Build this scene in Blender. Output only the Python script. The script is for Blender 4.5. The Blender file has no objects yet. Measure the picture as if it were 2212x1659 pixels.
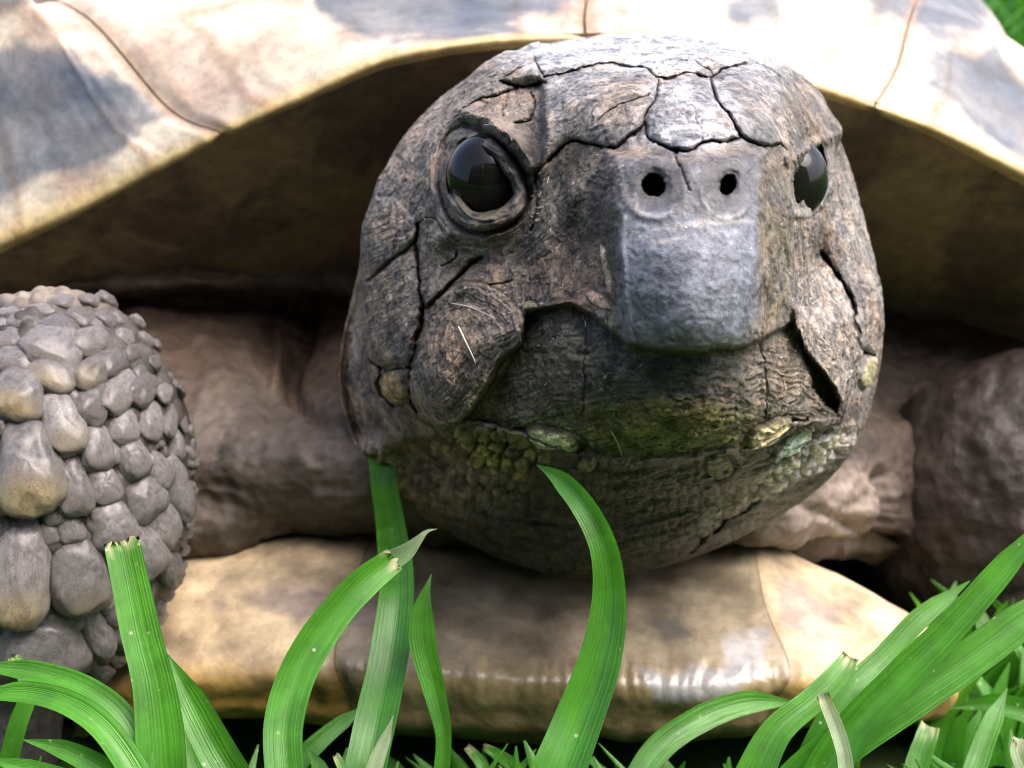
import bpy, math, random
import numpy as np
from mathutils import Vector, Matrix

random.seed(7)
rng = np.random.default_rng(7)
sc = bpy.context.scene
sc.render.engine = 'CYCLES'
COL = sc.collection

# ------------------------------------------------------------------ frame of reference
# Everything is worked out in centimetres in a frame whose y axis is the line of sight
# (lens at y = -D) and then turned into the world (metres, z up, ground near z = 0).
S = 0.01
D = 8.0
F, CX, CY = 2851.0, 1106.0, 829.5
PITCH = math.radians(20)
CP, SP = math.cos(PITCH), math.sin(PITCH)
GY, GZ = 1.0, -2.75                       # a point of the ground, in the working frame
ZOFF = -(-SP * GY + CP * GZ)


def P(vx, vy, y):
    d = D + y
    return np.array([(vx - CX) / F * d, y, (CY - vy) / F * d])


def W(v):
    v = np.asarray(v, float)
    x, y, z = v[..., 0], v[..., 1], v[..., 2]
    return np.stack([x, y * CP + z * SP, -y * SP + z * CP + ZOFF], -1) * S


def Wdir(v):
    v = np.asarray(v, float)
    return np.stack([v[..., 0], v[..., 1] * CP + v[..., 2] * SP, -v[..., 1] * SP + v[..., 2] * CP], -1)


def proj(p):
    d = D + p[..., 1]
    return CX + p[..., 0] / d * F, CY - p[..., 2] / d * F


def ground_z(y):
    return GZ + math.tan(PITCH) * (y - GY)


# ------------------------------------------------------------------ camera
cd = bpy.data.cameras.new('camera')
cam = bpy.data.objects.new('camera', cd)
COL.objects.link(cam)
sc.camera = cam
cd.sensor_width = 36
cd.lens = 36 * F / 2212.0
cam.location = Vector(W((0, -D, 0)))
cam.rotation_euler = (math.pi / 2 - PITCH, 0, 0)
cd.clip_start = 0.005
cd.clip_end = 2000
cd.dof.use_dof = True
cd.dof.focus_distance = (D - 1.42) * S
cd.dof.aperture_fstop = 88.0
cd.dof.aperture_blades = 0

# ------------------------------------------------------------------ daylight
world = bpy.data.worlds.new('World')
sc.world = world
world.use_nodes = True
wn, wl = world.node_tree.nodes, world.node_tree.links
wn.clear()
wo = wn.new('ShaderNodeOutputWorld')
bg = wn.new('ShaderNodeBackground')
sky = wn.new('ShaderNodeTexSky')
sky.sky_type = 'NISHITA'
sky.sun_disc = False
sky.sun_elevation = math.radians(62)
sky.sun_rotation = math.radians(108)
sky.air_density = 0.7
sky.dust_density = 6.0
sky.ozone_density = 1.0
bg.inputs['Strength'].default_value = 0.15
wl.new(sky.outputs[0], bg.inputs[0])
wl.new(bg.outputs[0], wo.inputs[0])

sd = bpy.data.lights.new('sun', 'SUN')
sun = bpy.data.objects.new('sun', sd)
COL.objects.link(sun)
sd.energy = 1.1
sd.angle = math.radians(55)
sd.color = (1.0, 0.975, 0.94)
el, az = sky.sun_elevation, sky.sun_rotation
sdir = Vector((math.cos(el) * math.sin(az), math.cos(el) * math.cos(az), math.sin(el)))
sun.rotation_euler = sdir.to_track_quat('Z', 'Y').to_euler()
sun.location = (0.3, 0.6, 1.0)

sc.view_settings.view_transform = 'Standard'
sc.view_settings.look = 'None'
sc.view_settings.gamma = 1
sc.view_settings.use_curve_mapping = False
sc.view_settings.exposure = 1.62
sc.cycles.filter_width = 1.0
sc.cycles.use_denoising = True

# ------------------------------------------------------------------ noise and shape helpers
_perm = rng.permutation(256)
_perm = np.concatenate([_perm, _perm, _perm])
_g = rng.normal(size=(256, 3))
_g /= np.linalg.norm(_g, axis=1)[:, None]


def pnoise(p):
    p = np.asarray(p, float)
    i = np.floor(p).astype(np.int64)
    f = p - i
    w = f * f * f * (f * (f * 6 - 15) + 10)
    i &= 255
    out = 0
    for a in (0, 1):
        for b in (0, 1):
            for c in (0, 1):
                h = _perm[_perm[_perm[i[..., 0] + a] + i[..., 1] + b] + i[..., 2] + c]
                g = _g[h & 255]
                d = g[..., 0] * (f[..., 0] - a) + g[..., 1] * (f[..., 1] - b) + g[..., 2] * (f[..., 2] - c)
                out = out + d * (w[..., 0] if a else 1 - w[..., 0]) * (w[..., 1] if b else 1 - w[..., 1]) * (w[..., 2] if c else 1 - w[..., 2])
    return out * 1.5


def fbm(p, octs=4, gain=0.5, lac=2.07):
    p = np.asarray(p, float)
    a, s, t = 1.0, 0, 0
    for k in range(octs):
        s = s + a * pnoise(p + 17.3 * k)
        t += a
        a *= gain
        p = p * lac
    return s / t


def sstep(a, b, x):
    t = np.clip((x - a) / (b - a), 0, 1)
    return t * t * (3 - 2 * t)


def pdist(u, v, pts, closed=False):
    pts = np.asarray(pts, float)
    if closed:
        pts = np.vstack([pts, pts[:1]])
    best = np.full(u.shape, 1e9)
    for (ax, ay), (bx, by) in zip(pts[:-1], pts[1:]):
        dx, dy = bx - ax, by - ay
        t = np.clip(((u - ax) * dx + (v - ay) * dy) / (dx * dx + dy * dy + 1e-9), 0, 1)
        best = np.minimum(best, (u - ax - t * dx) ** 2 + (v - ay - t * dy) ** 2)
    return np.sqrt(best)


def sdpoly(u, v, pts):
    """signed distance to a polygon, positive inside"""
    pts = np.asarray(pts, float)
    d = pdist(u, v, pts, True)
    ins = np.zeros(u.shape, bool)
    n = len(pts)
    for k in range(n):
        ax, ay = pts[k]
        bx, by = pts[(k + 1) % n]
        c = (ay > v) != (by > v)
        ins ^= c & (u < (bx - ax) * (v - ay) / (by - ay + 1e-12) + ax)
    return np.where(ins, d, -d)


def crspline(xk, yk, x):
    """cubic Hermite through knots, yk may be (n,) or (n,m)"""
    xk = np.asarray(xk, float)
    yk = np.asarray(yk, float)
    m = np.gradient(yk, xk, axis=0)
    i = np.clip(np.searchsorted(xk, x) - 1, 0, len(xk) - 2)
    h = xk[i + 1] - xk[i]
    t = (x - xk[i]) / h
    ex = (1,) * (yk.ndim - 1)
    h, t = h.reshape(h.shape + ex), t.reshape(t.shape + ex)
    t2, t3 = t * t, t * t * t
    return (2 * t3 - 3 * t2 + 1) * yk[i] + (t3 - 2 * t2 + t) * h * m[i] + (-2 * t3 + 3 * t2) * yk[i + 1] + (t3 - t2) * h * m[i + 1]


def crop(u, v, pts, m):
    p = np.asarray(pts, float)
    return (u > p[:, 0].min() - m) & (u < p[:, 0].max() + m) & (v > p[:, 1].min() - m) & (v < p[:, 1].max() + m)


def pdist_c(u, v, pts, m=45):
    k = crop(u, v, pts, m)
    out = np.full(u.shape, 1e3)
    out[k] = pdist(u[k], v[k], pts)
    return out


def sdpoly_c(u, v, pts, m=60):
    k = crop(u, v, pts, m)
    out = np.full(u.shape, -1e3)
    out[k] = sdpoly(u[k], v[k], pts)
    return out


def smoothpoly(pts, n=8):
    pts = np.asarray(pts, float)
    k = np.arange(len(pts))
    return crspline(k, pts, np.linspace(0, len(pts) - 1, (len(pts) - 1) * n + 1))


def worley(u, v, cell, jit=0.8, seed=3):
    """distance to nearest (f1) and second nearest (f2) jittered point, in cells, plus a random id"""
    x, y = u / cell, v / cell
    ix, iy = np.floor(x).astype(int), np.floor(y).astype(int)
    f1 = np.full(x.shape, 9.0)
    f2 = np.full(x.shape, 9.0)
    idn = np.zeros(x.shape)
    tab = np.random.default_rng(seed).random((256, 3))
    for a in (-1, 0, 1):
        for b in (-1, 0, 1):
            h = _perm[(_perm[(ix + a) & 255] + iy + b) & 255]
            r = tab[h]
            d = np.hypot(ix + a + .5 + jit * (r[..., 0] - .5) - x, iy + b + .5 + jit * (r[..., 1] - .5) - y)
            nf = d < f1
            f2 = np.where(nf, f1, np.minimum(f2, d))
            idn = np.where(nf, r[..., 2], idn)
            f1 = np.where(nf, d, f1)
    return f1, f2, idn


def grid_faces(nu, nv, off=0):
    i, j = np.meshgrid(np.arange(nu - 1), np.arange(nv - 1), indexing='ij')
    a = (i * nv + j).ravel() + off
    return np.stack([a, a + nv, a + nv + 1, a + 1], 1)


def grid_normals(p):
    du = np.gradient(p, axis=0)
    dv = np.gradient(p, axis=1)
    n = np.cross(du, dv)
    return n / (np.linalg.norm(n, axis=-1, keepdims=True) + 1e-12)


# ------------------------------------------------------------------ object helpers
WLOC = {}


def tag(o, label=None, cat=None, group=None, kind=None):
    if label: o['label'] = label
    if cat: o['category'] = cat
    if group: o['group'] = group
    if kind: o['kind'] = kind
    return o


def empty(name, base, label, cat, group=None):
    o = bpy.data.objects.new(name, None)
    COL.objects.link(o)
    o.location = Vector(W(base))
    o.empty_display_size = 0.01
    WLOC[o.name] = W(base)
    return tag(o, label, cat, group)


def raw_mesh(name, verts, faces, smooth=True):
    me = bpy.data.meshes.new(name)
    verts = np.asarray(verts, np.float32)
    n = len(verts)
    me.vertices.add(n)
    me.vertices.foreach_set('co', verts.ravel())
    if isinstance(faces, np.ndarray):
        k = faces.shape[1]
        nf = len(faces)
        me.loops.add(nf * k)
        me.loops.foreach_set('vertex_index', faces.astype(np.int32).ravel())
        me.polygons.add(nf)
        me.polygons.foreach_set('loop_start', np.arange(0, nf * k, k, dtype=np.int32))
        me.polygons.foreach_set('loop_total', np.full(nf, k, np.int32))
    else:
        me.from_pydata([], [], faces)
    me.update(calc_edges=True)
    if smooth:
        me.polygons.foreach_set('use_smooth', np.ones(len(me.polygons), bool))
    return me


def mk(name, verts, faces, mats, parent=None, attrs=None, matidx=None, origin=None):
    """link one mesh object from points of the working frame"""
    wv = W(verts)
    if origin is None:
        base = WLOC[parent.name] if parent is not None else wv.mean(0)
    else:
        base = W(origin)
    me = raw_mesh(name, wv - base, faces)
    if not isinstance(mats, (list, tuple)):
        mats = [mats]
    for m in mats:
        me.materials.append(m)
    if matidx is not None:
        me.polygons.foreach_set('material_index', np.asarray(matidx, np.int32))
    for k, a in (attrs or {}).items():
        a = np.asarray(a, np.float32)
        if a.ndim == 1:
            at = me.attributes.new(k, 'FLOAT', 'POINT')
            at.data.foreach_set('value', a)
        else:
            at = me.attributes.new(k, 'FLOAT_COLOR', 'POINT')
            at.data.foreach_set('color', np.concatenate([a, np.ones((len(a), 1), np.float32)], 1).ravel())
    o = bpy.data.objects.new(name, me)
    COL.objects.link(o)
    if parent is not None:
        o.parent = parent
        o.location = Vector(base - WLOC[parent.name])
    else:
        o.location = Vector(base)
    WLOC[o.name] = base
    return o


# ------------------------------------------------------------------ materials
class NT:
    def __init__(self, name):
        self.m = bpy.data.materials.new(name)
        self.m.use_nodes = True
        self.t = self.m.node_tree
        self.t.nodes.clear()
        self.out = self.n('ShaderNodeOutputMaterial')
        self.b = self.n('ShaderNodeBsdfPrincipled')
        self.t.links.new(self.b.outputs[0], self.out.inputs[0])
        tc = self.n('ShaderNodeTexCoord')
        vm = self.n('ShaderNodeVectorMath')
        vm.operation = 'SCALE'
        vm.inputs['Scale'].default_value = 100.0      # object metres -> centimetres
        self.l(tc.outputs['Object'], vm.inputs[0])
        self.co = vm.outputs[0]

    def n(self, t):
        return self.t.nodes.new(t)

    def l(self, a, b):
        self.t.links.new(a, b)

    def put(self, sock, v):
        if hasattr(v, 'is_output'):
            self.l(v, sock)
        elif isinstance(v, (tuple, list)) and len(v) == 3 and sock.type == 'RGBA':
            sock.default_value = (*v, 1)
        else:
            sock.default_value = v

    def attr(self, name, col=False):
        a = self.n('ShaderNodeAttribute')
        a.attribute_name = name
        return a.outputs['Color' if col else 'Fac']

    def noise(self, scale, detail=4, rough=0.55, dist=0.0, co=None):
        a = self.n('ShaderNodeTexNoise')
        a.inputs['Scale'].default_value = scale
        a.inputs['Detail'].default_value = detail
        a.inputs['Roughness'].default_value = rough
        a.inputs['Distortion'].default_value = dist
        self.l(co or self.co, a.inputs['Vector'])
        return a.outputs['Fac']

    def vor(self, scale, feat='F1', co=None):
        a = self.n('ShaderNodeTexVoronoi')
        a.feature = feat
        a.inputs['Scale'].default_value = scale
        self.l(co or self.co, a.inputs['Vector'])
        return a.outputs['Distance']

    def stretch(self, sx, sy, sz, co=None):
        a = self.n('ShaderNodeMapping')
        a.inputs['Scale'].default_value = (sx, sy, sz)
        self.l(co or self.co, a.inputs['Vector'])
        return a.outputs[0]

    def ramp(self, v, lo, hi, a=0.0, b=1.0):
        r = self.n('ShaderNodeMapRange')
        r.interpolation_type = 'SMOOTHSTEP'
        self.put(r.inputs['Value'], v)
        r.inputs['From Min'].default_value = lo
        r.inputs['From Max'].default_value = hi
        r.inputs['To Min'].default_value = a
        r.inputs['To Max'].default_value = b
        return r.outputs['Result']

    def math(self, op, a, b=0.0):
        m = self.n('ShaderNodeMath')
        m.operation = op
        self.put(m.inputs[0], a)
        self.put(m.inputs[1], b)
        return m.outputs[0]

    def mix(self, f, a, b, blend='MIX'):
        m = self.n('ShaderNodeMix')
        m.data_type = 'RGBA'
        m.blend_type = blend
        self.put(m.inputs['Factor'], f)
        self.put(m.inputs[6], a)
        self.put(m.inputs[7], b)
        return m.outputs[2]

    def scale_col(self, c, f):
        m = self.n('ShaderNodeVectorMath')
        m.operation = 'SCALE'
        self.put(m.inputs[0], c)
        self.put(m.inputs['Scale'], f)
        return m.outputs[0]

    def bump(self, h, dist_cm, strength=1.0, normal=None):
        b = self.n('ShaderNodeBump')
        b.inputs['Strength'].default_value = strength
        b.inputs['Distance'].default_value = dist_cm * S
        self.l(h, b.inputs['Height'])
        if normal is not None:
            self.l(normal, b.inputs['Normal'])
        return b.outputs[0]

    def fin(self, col, rough=0.6, spec=0.5, normal=None):
        self.put(self.b.inputs['Base Color'], col)
        self.put(self.b.inputs['Roughness'], rough)
        self.put(self.b.inputs['Specular IOR Level'], spec)
        if normal is not None:
            self.l(normal, self.b.inputs['Normal'])
        return self.m


def mat_head():
    t = NT('tortoise_head_skin')
    tint = t.attr('tint', True)
    crack = t.attr('crack')
    flake = t.attr('flake')
    horn = t.attr('horn')
    n0 = t.noise(2.6, 5, 0.6, 1.2)
    n1 = t.noise(8, 8, 0.66, 1.0)
    n2 = t.noise(34, 8, 0.74, 0.9)
    n3 = t.noise(92, 4, 0.65, 1.4)
    c = t.scale_col(tint, t.ramp(n1, 0.33, 0.67, 0.36, 1.75))
    # tan and rusty stains, slate stains
    c = t.mix(t.math('MULTIPLY', t.ramp(n0, 0.50, 0.58, 0.0, 1.0), flake), c, t.mix(1.0, c, (1.22, 1.05, 0.90), 'MULTIPLY'))
    c = t.mix(t.ramp(t.noise(3.3, 5, 0.6, 1.0), 0.53, 0.60, 0.0, 0.9), c, t.mix(1.0, c, (0.52, 0.55, 0.64), 'MULTIPLY'))
    # dark pits and thin dark wrinkles
    c = t.scale_col(c, t.ramp(n3, 0.38, 0.50, 0.30, 1.05))
    wr = t.ramp(t.math('ABSOLUTE', t.math('SUBTRACT', n1, 0.47)), 0.0, 0.016, 1.0, 0.0)
    c = t.scale_col(c, t.ramp(t.math('MULTIPLY', wr, flake), 0.0, 1.0, 1.0, 0.45))
    # curling pale flakes: the loose edges of old horn
    ln = t.ramp(t.math('ABSOLUTE', t.math('SUBTRACT', n2, 0.50)), 0.0, 0.022, 1.0, 0.0)
    ln = t.math('MULTIPLY', t.math('MULTIPLY', ln, t.ramp(n1, 0.42, 0.56)), flake)
    c = t.mix(t.math('MULTIPLY', ln, 0.85), c, t.mix(0.55, t.scale_col(tint, 2.6), (0.46, 0.41, 0.35)))
    fl = t.math('MULTIPLY', t.ramp(n2, 0.58, 0.64), flake)
    c = t.mix(t.math('MULTIPLY', fl, 0.68), c, t.mix(0.4, t.scale_col(tint, 2.2), (0.38, 0.34, 0.30)))
    sp = t.ramp(t.vor(17), 0.03, 0.13, 1.0, 0.0)
    c = t.mix(t.math('MULTIPLY', t.math('MULTIPLY', sp, flake), t.ramp(n1, 0.44, 0.54, 0.0, 0.9)), c, (0.55, 0.50, 0.42))
    # beak: cloudy grey horn with milky wisps
    m1 = t.noise(13, 8, 0.76, 0.6)
    m2 = t.noise(5, 4, 0.6, 0.8)
    beak = t.scale_col(tint, t.math('MULTIPLY', t.ramp(m1, 0.33, 0.67, 0.50, 1.70), t.ramp(m2, 0.3, 0.7, 0.75, 1.25)))
    wsp = t.ramp(t.math('ABSOLUTE', t.math('SUBTRACT', m1, 0.53)), 0.0, 0.02, 1.0, 0.0)
    beak = t.mix(t.math('MULTIPLY', wsp, 0.3), beak, (0.36, 0.37, 0.41))
    c = t.mix(horn, c, beak)
    c = t.mix(t.ramp(crack, 0.22, 0.85, 0.0, 0.93), c, (0.034, 0.021, 0.015))
    h = t.math('ADD', t.math('MULTIPLY', n2, 0.9), t.math('MULTIPLY', n3, 0.5))
    h = t.math('ADD', h, t.math('MULTIPLY', ln, 0.35))
    h = t.math('MULTIPLY', h, t.ramp(horn, 0.0, 1.0, 1.0, 0.3))
    nrm = t.bump(h, 0.030, 0.75)
    r = t.ramp(n2, 0.3, 0.7, 0.34, 0.62)
    t.b.inputs['Coat Weight'].default_value = 0.18
    t.b.inputs['Coat Roughness'].default_value = 0.38
    return t.fin(c, r, 0.45, nrm)


def mat_skin():
    t = NT('tortoise_loose_skin')
    tint = t.attr('tint', True)
    n1 = t.noise(1.6, 6, 0.6, 0.5)
    n2 = t.noise(12, 5, 0.6)
    v = t.vor(9)
    c = t.scale_col(tint, t.ramp(n1, 0.3, 0.7, 0.6, 1.35))
    c = t.scale_col(c, t.ramp(n2, 0.3, 0.65, 0.75, 1.12))
    nrm = t.bump(t.math('ADD', v, n2), 0.03, 0.5)
    return t.fin(c, 0.6, 0.35, nrm)


def mat_scale():
    t = NT('tortoise_leg_scale')
    oi = t.n('ShaderNodeObjectInfo')
    co = t.n('ShaderNodeVectorMath')
    co.operation = 'ADD'
    sc_ = t.n('ShaderNodeVectorMath')
    sc_.operation = 'SCALE'
    cmb = t.n('ShaderNodeCombineXYZ')
    for k in range(3):
        t.l(oi.outputs['Random'], cmb.inputs[k])
    t.l(cmb.outputs[0], sc_.inputs[0])
    sc_.inputs['Scale'].default_value = 90
    t.l(t.co, co.inputs[0])
    t.l(sc_.outputs[0], co.inputs[1])
    cc = co.outputs[0]
    n1 = t.noise(4.5, 5, 0.6, 0.5, cc)
    n2 = t.noise(20, 8, 0.7, 1.8, cc)
    n3 = t.noise(60, 5, 0.65, 1.2, cc)
    tone = t.ramp(oi.outputs['Random'], 0.0, 1.0, 0.65, 1.4)
    grey = t.mix(t.ramp(n1, 0.35, 0.65), (0.118, 0.102, 0.106), (0.25, 0.228, 0.222))
    grey = t.scale_col(grey, tone)
    amber = t.attr('tipmask')
    sepc = t.n('ShaderNodeSeparateColor')
    t.l(oi.outputs['Color'], sepc.inputs[0])
    keep = sepc.outputs[0]
    rust = t.math('MULTIPLY', amber, t.ramp(n1, 0.45, 0.6, 0.0, 0.6))
    c = t.mix(rust, grey, (0.15, 0.095, 0.06))
    am = t.math('MULTIPLY', amber, keep)
    c = t.mix(am, c, t.mix(t.ramp(n1, .45, .6), (0.46, 0.36, 0.16), (0.30, 0.19, 0.08)))
    c = t.scale_col(c, t.ramp(n3, 0.36, 0.52, 0.55, 1.05))
    c = t.scale_col(c, t.ramp(n2, 0.36, 0.52, 0.55, 1.0))
    ln = t.ramp(t.math('ABSOLUTE', t.math('SUBTRACT', n2, 0.5)), 0.0, 0.025, 1.0, 0.0)
    ln = t.math('MULTIPLY', ln, t.ramp(n3, 0.42, 0.56))
    c = t.mix(t.math('MULTIPLY', ln, 0.8), c, (0.46, 0.44, 0.42))
    nrm = t.bump(t.math('ADD', n2, t.math('MULTIPLY', n3, 0.6)), 0.026, 0.7)
    t.b.inputs['Coat Weight'].default_value = 0.45
    t.b.inputs['Coat Roughness'].default_value = 0.25
    return t.fin(c, t.ramp(n2, 0.3, 0.7, 0.25, 0.5), 0.6, nrm)


def mat_eye():
    t = NT('wet_black_eye')
    n = t.noise(3, 3)
    c = t.mix(t.ramp(n, 0.4, 0.6), (0.004, 0.004, 0.004), (0.009, 0.010, 0.008))
    m = t.fin(c, 0.025, 0.30)
    return m


def mat_shell():
    t = NT('carapace_horn')
    tint = t.attr('tint', True)
    ring = t.attr('ring')
    n1 = t.noise(2.5, 6, 0.6, 0.6)
    n2 = t.noise(14, 5, 0.6, 1.0)
    c = t.scale_col(tint, t.ramp(n1, 0.3, 0.7, 0.8, 1.15))
    c = t.mix(t.math('MULTIPLY', ring, 0.45), c, t.mix(1.0, c, (0.55, 0.38, 0.25), 'MULTIPLY'))
    c = t.scale_col(c, t.ramp(n2, 0.3, 0.6, 0.82, 1.05))
    nrm = t.bump(n2, 0.02, 0.25)
    return t.fin(c, t.math('SUBTRACT', 0.45, t.math('MULTIPLY', t.attr('gloss'), 0.2)), 0.5, nrm)


def mat_under():
    t = NT('shell_underside')
    n1 = t.noise(1.2, 5, 0.6, 0.4)
    n2 = t.noise(8, 5, 0.6)
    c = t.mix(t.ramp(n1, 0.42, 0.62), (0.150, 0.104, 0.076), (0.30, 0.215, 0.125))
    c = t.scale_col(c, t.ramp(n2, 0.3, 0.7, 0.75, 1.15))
    return t.fin(c, 0.5, 0.4, t.bump(n2, 0.03, 0.3))


def mat_grass(name, base, tip):
    t = NT(name)
    along = t.attr('along')
    across = t.attr('across')
    cut = t.attr('cut')
    oi = t.n('ShaderNodeObjectInfo')
    st = t.n('ShaderNodeCombineXYZ')
    t.l(t.math('MULTIPLY', across, 14), st.inputs[0])
    t.l(t.math('MULTIPLY', along, 1.2), st.inputs[1])
    t.l(t.math('MULTIPLY', oi.outputs['Random'], 50), st.inputs[2])
    vein = t.noise(1.6, 3, 0.5, 0.0, st.outputs[0])
    n = t.noise(5, 5, 0.6, 0.3)
    c = t.mix(t.ramp(along, 0.0, 1.0), base, tip)
    c = t.scale_col(c, t.ramp(vein, 0.3, 0.7, 0.84, 1.12))
    c = t.scale_col(c, t.ramp(n, 0.3, 0.7, 0.8, 1.2))
    mid = t.ramp(t.math('ABSOLUTE', t.math('SUBTRACT', across, 0.5)), 0.0, 0.06, 1.0, 0.0)
    c = t.mix(t.math('MULTIPLY', mid, 0.35), c, (0.10, 0.26, 0.04))
    c = t.mix(cut, c, (0.42, 0.40, 0.22))
    sp = t.ramp(t.vor(11), 0.05, 0.15, 1.0, 0.0)
    sp = t.math('MULTIPLY', sp, t.ramp(t.noise(3.2, 4), 0.50, 0.58))
    c = t.mix(t.math('MULTIPLY', sp, 0.75), c, (0.5, 0.55, 0.38))
    nrm = t.bump(vein, 0.012, 0.5)
    m = t.fin(c, 0.32, 0.6, nrm)
    tr = t.n('ShaderNodeBsdfTranslucent')
    t.put(tr.inputs[0], t.mix(1.0, c, (1.3, 1.5, 0.5), 'MULTIPLY'))
    mx = t.n('ShaderNodeMixShader')
    mx.inputs[0].default_value = 0.35
    t.l(t.b.outputs[0], mx.inputs[1])
    t.l(tr.outputs[0], mx.inputs[2])
    t.l(mx.outputs[0], t.out.inputs[0])
    return m


def mat_simple(name, a, b, scale, rough=0.8, bump=0.05):
    t = NT(name)
    n = t.noise(scale, 7, 0.62, 0.5)
    return t.fin(t.mix(t.ramp(n, 0.35, 0.65), a, b), rough, 0.3, t.bump(n, bump, 0.6))


M_HEAD, M_SKIN, M_SCALE, M_EYE, M_SHELL, M_UNDER = mat_head(), mat_skin(), mat_scale(), mat_eye(), mat_shell(), mat_under()
M_GRASS = mat_grass('fresh_grass', (0.028, 0.15, 0.008), (0.070, 0.255, 0.020))
M_PALE = mat_grass('pale_dry_grass', (0.14, 0.26, 0.10), (0.34, 0.42, 0.26))
M_SOIL = mat_simple('lawn_soil', (0.02, 0.03, 0.008), (0.03, 0.055, 0.012), 0.8, 0.95, 0.2)

# ------------------------------------------------------------------ the lawn
n = 60
gx = np.sign(np.linspace(-1, 1, n)) * np.abs(np.linspace(-1, 1, n)) ** 4 * 60000 + np.linspace(-1, 1, n) * 60
GX, GYY = np.meshgrid(gx, gx, indexing='ij')
gw = np.stack([GX, GYY + 3, 0.12 * fbm(np.stack([GX * .3, GYY * .3, GX * 0], -1), 3) * (np.abs(GX) < 60) * (np.abs(GYY) < 60) - 0.1], -1).reshape(-1, 3) * S
me = raw_mesh('lawn', gw, grid_faces(n, n))
me.materials.append(M_SOIL)
lawn = bpy.data.objects.new('lawn', me)
COL.objects.link(lawn)
tag(lawn, kind='structure')

# ------------------------------------------------------------------ added house, unseen behind the camera, to darken eye reflections and front light
def box(x0, x1, y0, y1, z0, z1):
    v = [(x, y, z) for x in (x0, x1) for y in (y0, y1) for z in (z0, z1)]
    f = [(0, 1, 3, 2), (4, 6, 7, 5), (0, 4, 5, 1), (2, 3, 7, 6), (0, 2, 6, 4), (1, 5, 7, 3)]
    return np.array(v), np.array(f)


def wbox(name, b, mat, parent=None):
    v, f = box(*b)
    me = raw_mesh(name, v, f, False)
    me.materials.append(mat)
    o = bpy.data.objects.new(name, me)
    COL.objects.link(o)
    o.parent = parent
    return o


HM = mat_simple('dark_render', (0.05, 0.045, 0.04), (0.08, 0.07, 0.06), 0.02, 0.9, 1.0)
WF = mat_simple('white_paint', (0.7, 0.7, 0.68), (0.8, 0.8, 0.78), 0.05, 0.5, 0.2)
house = wbox('house', (-3.2, 3.2, -5.5, -2.2, -0.05, 2.7), HM)
tag(house, 'dark rendered house added behind the camera, seen only as a reflection in the eyes', 'house')
wfr = wbox('window', (-1.9, -0.7, -2.2, -2.15, 0.9, 2.4), WF, house)
wbox('pane', (-1.82, -0.78, -2.15, -2.14, 0.98, 2.32), M_EYE, wfr)

# ------------------------------------------------------------------ the tortoise
tortoise = empty('tortoise', (0.4, 3.0, ground_z(3.0)), 'brown tortoise with wrinkled scaly head facing us from under its shell, resting on green grass', 'tortoise')

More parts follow.
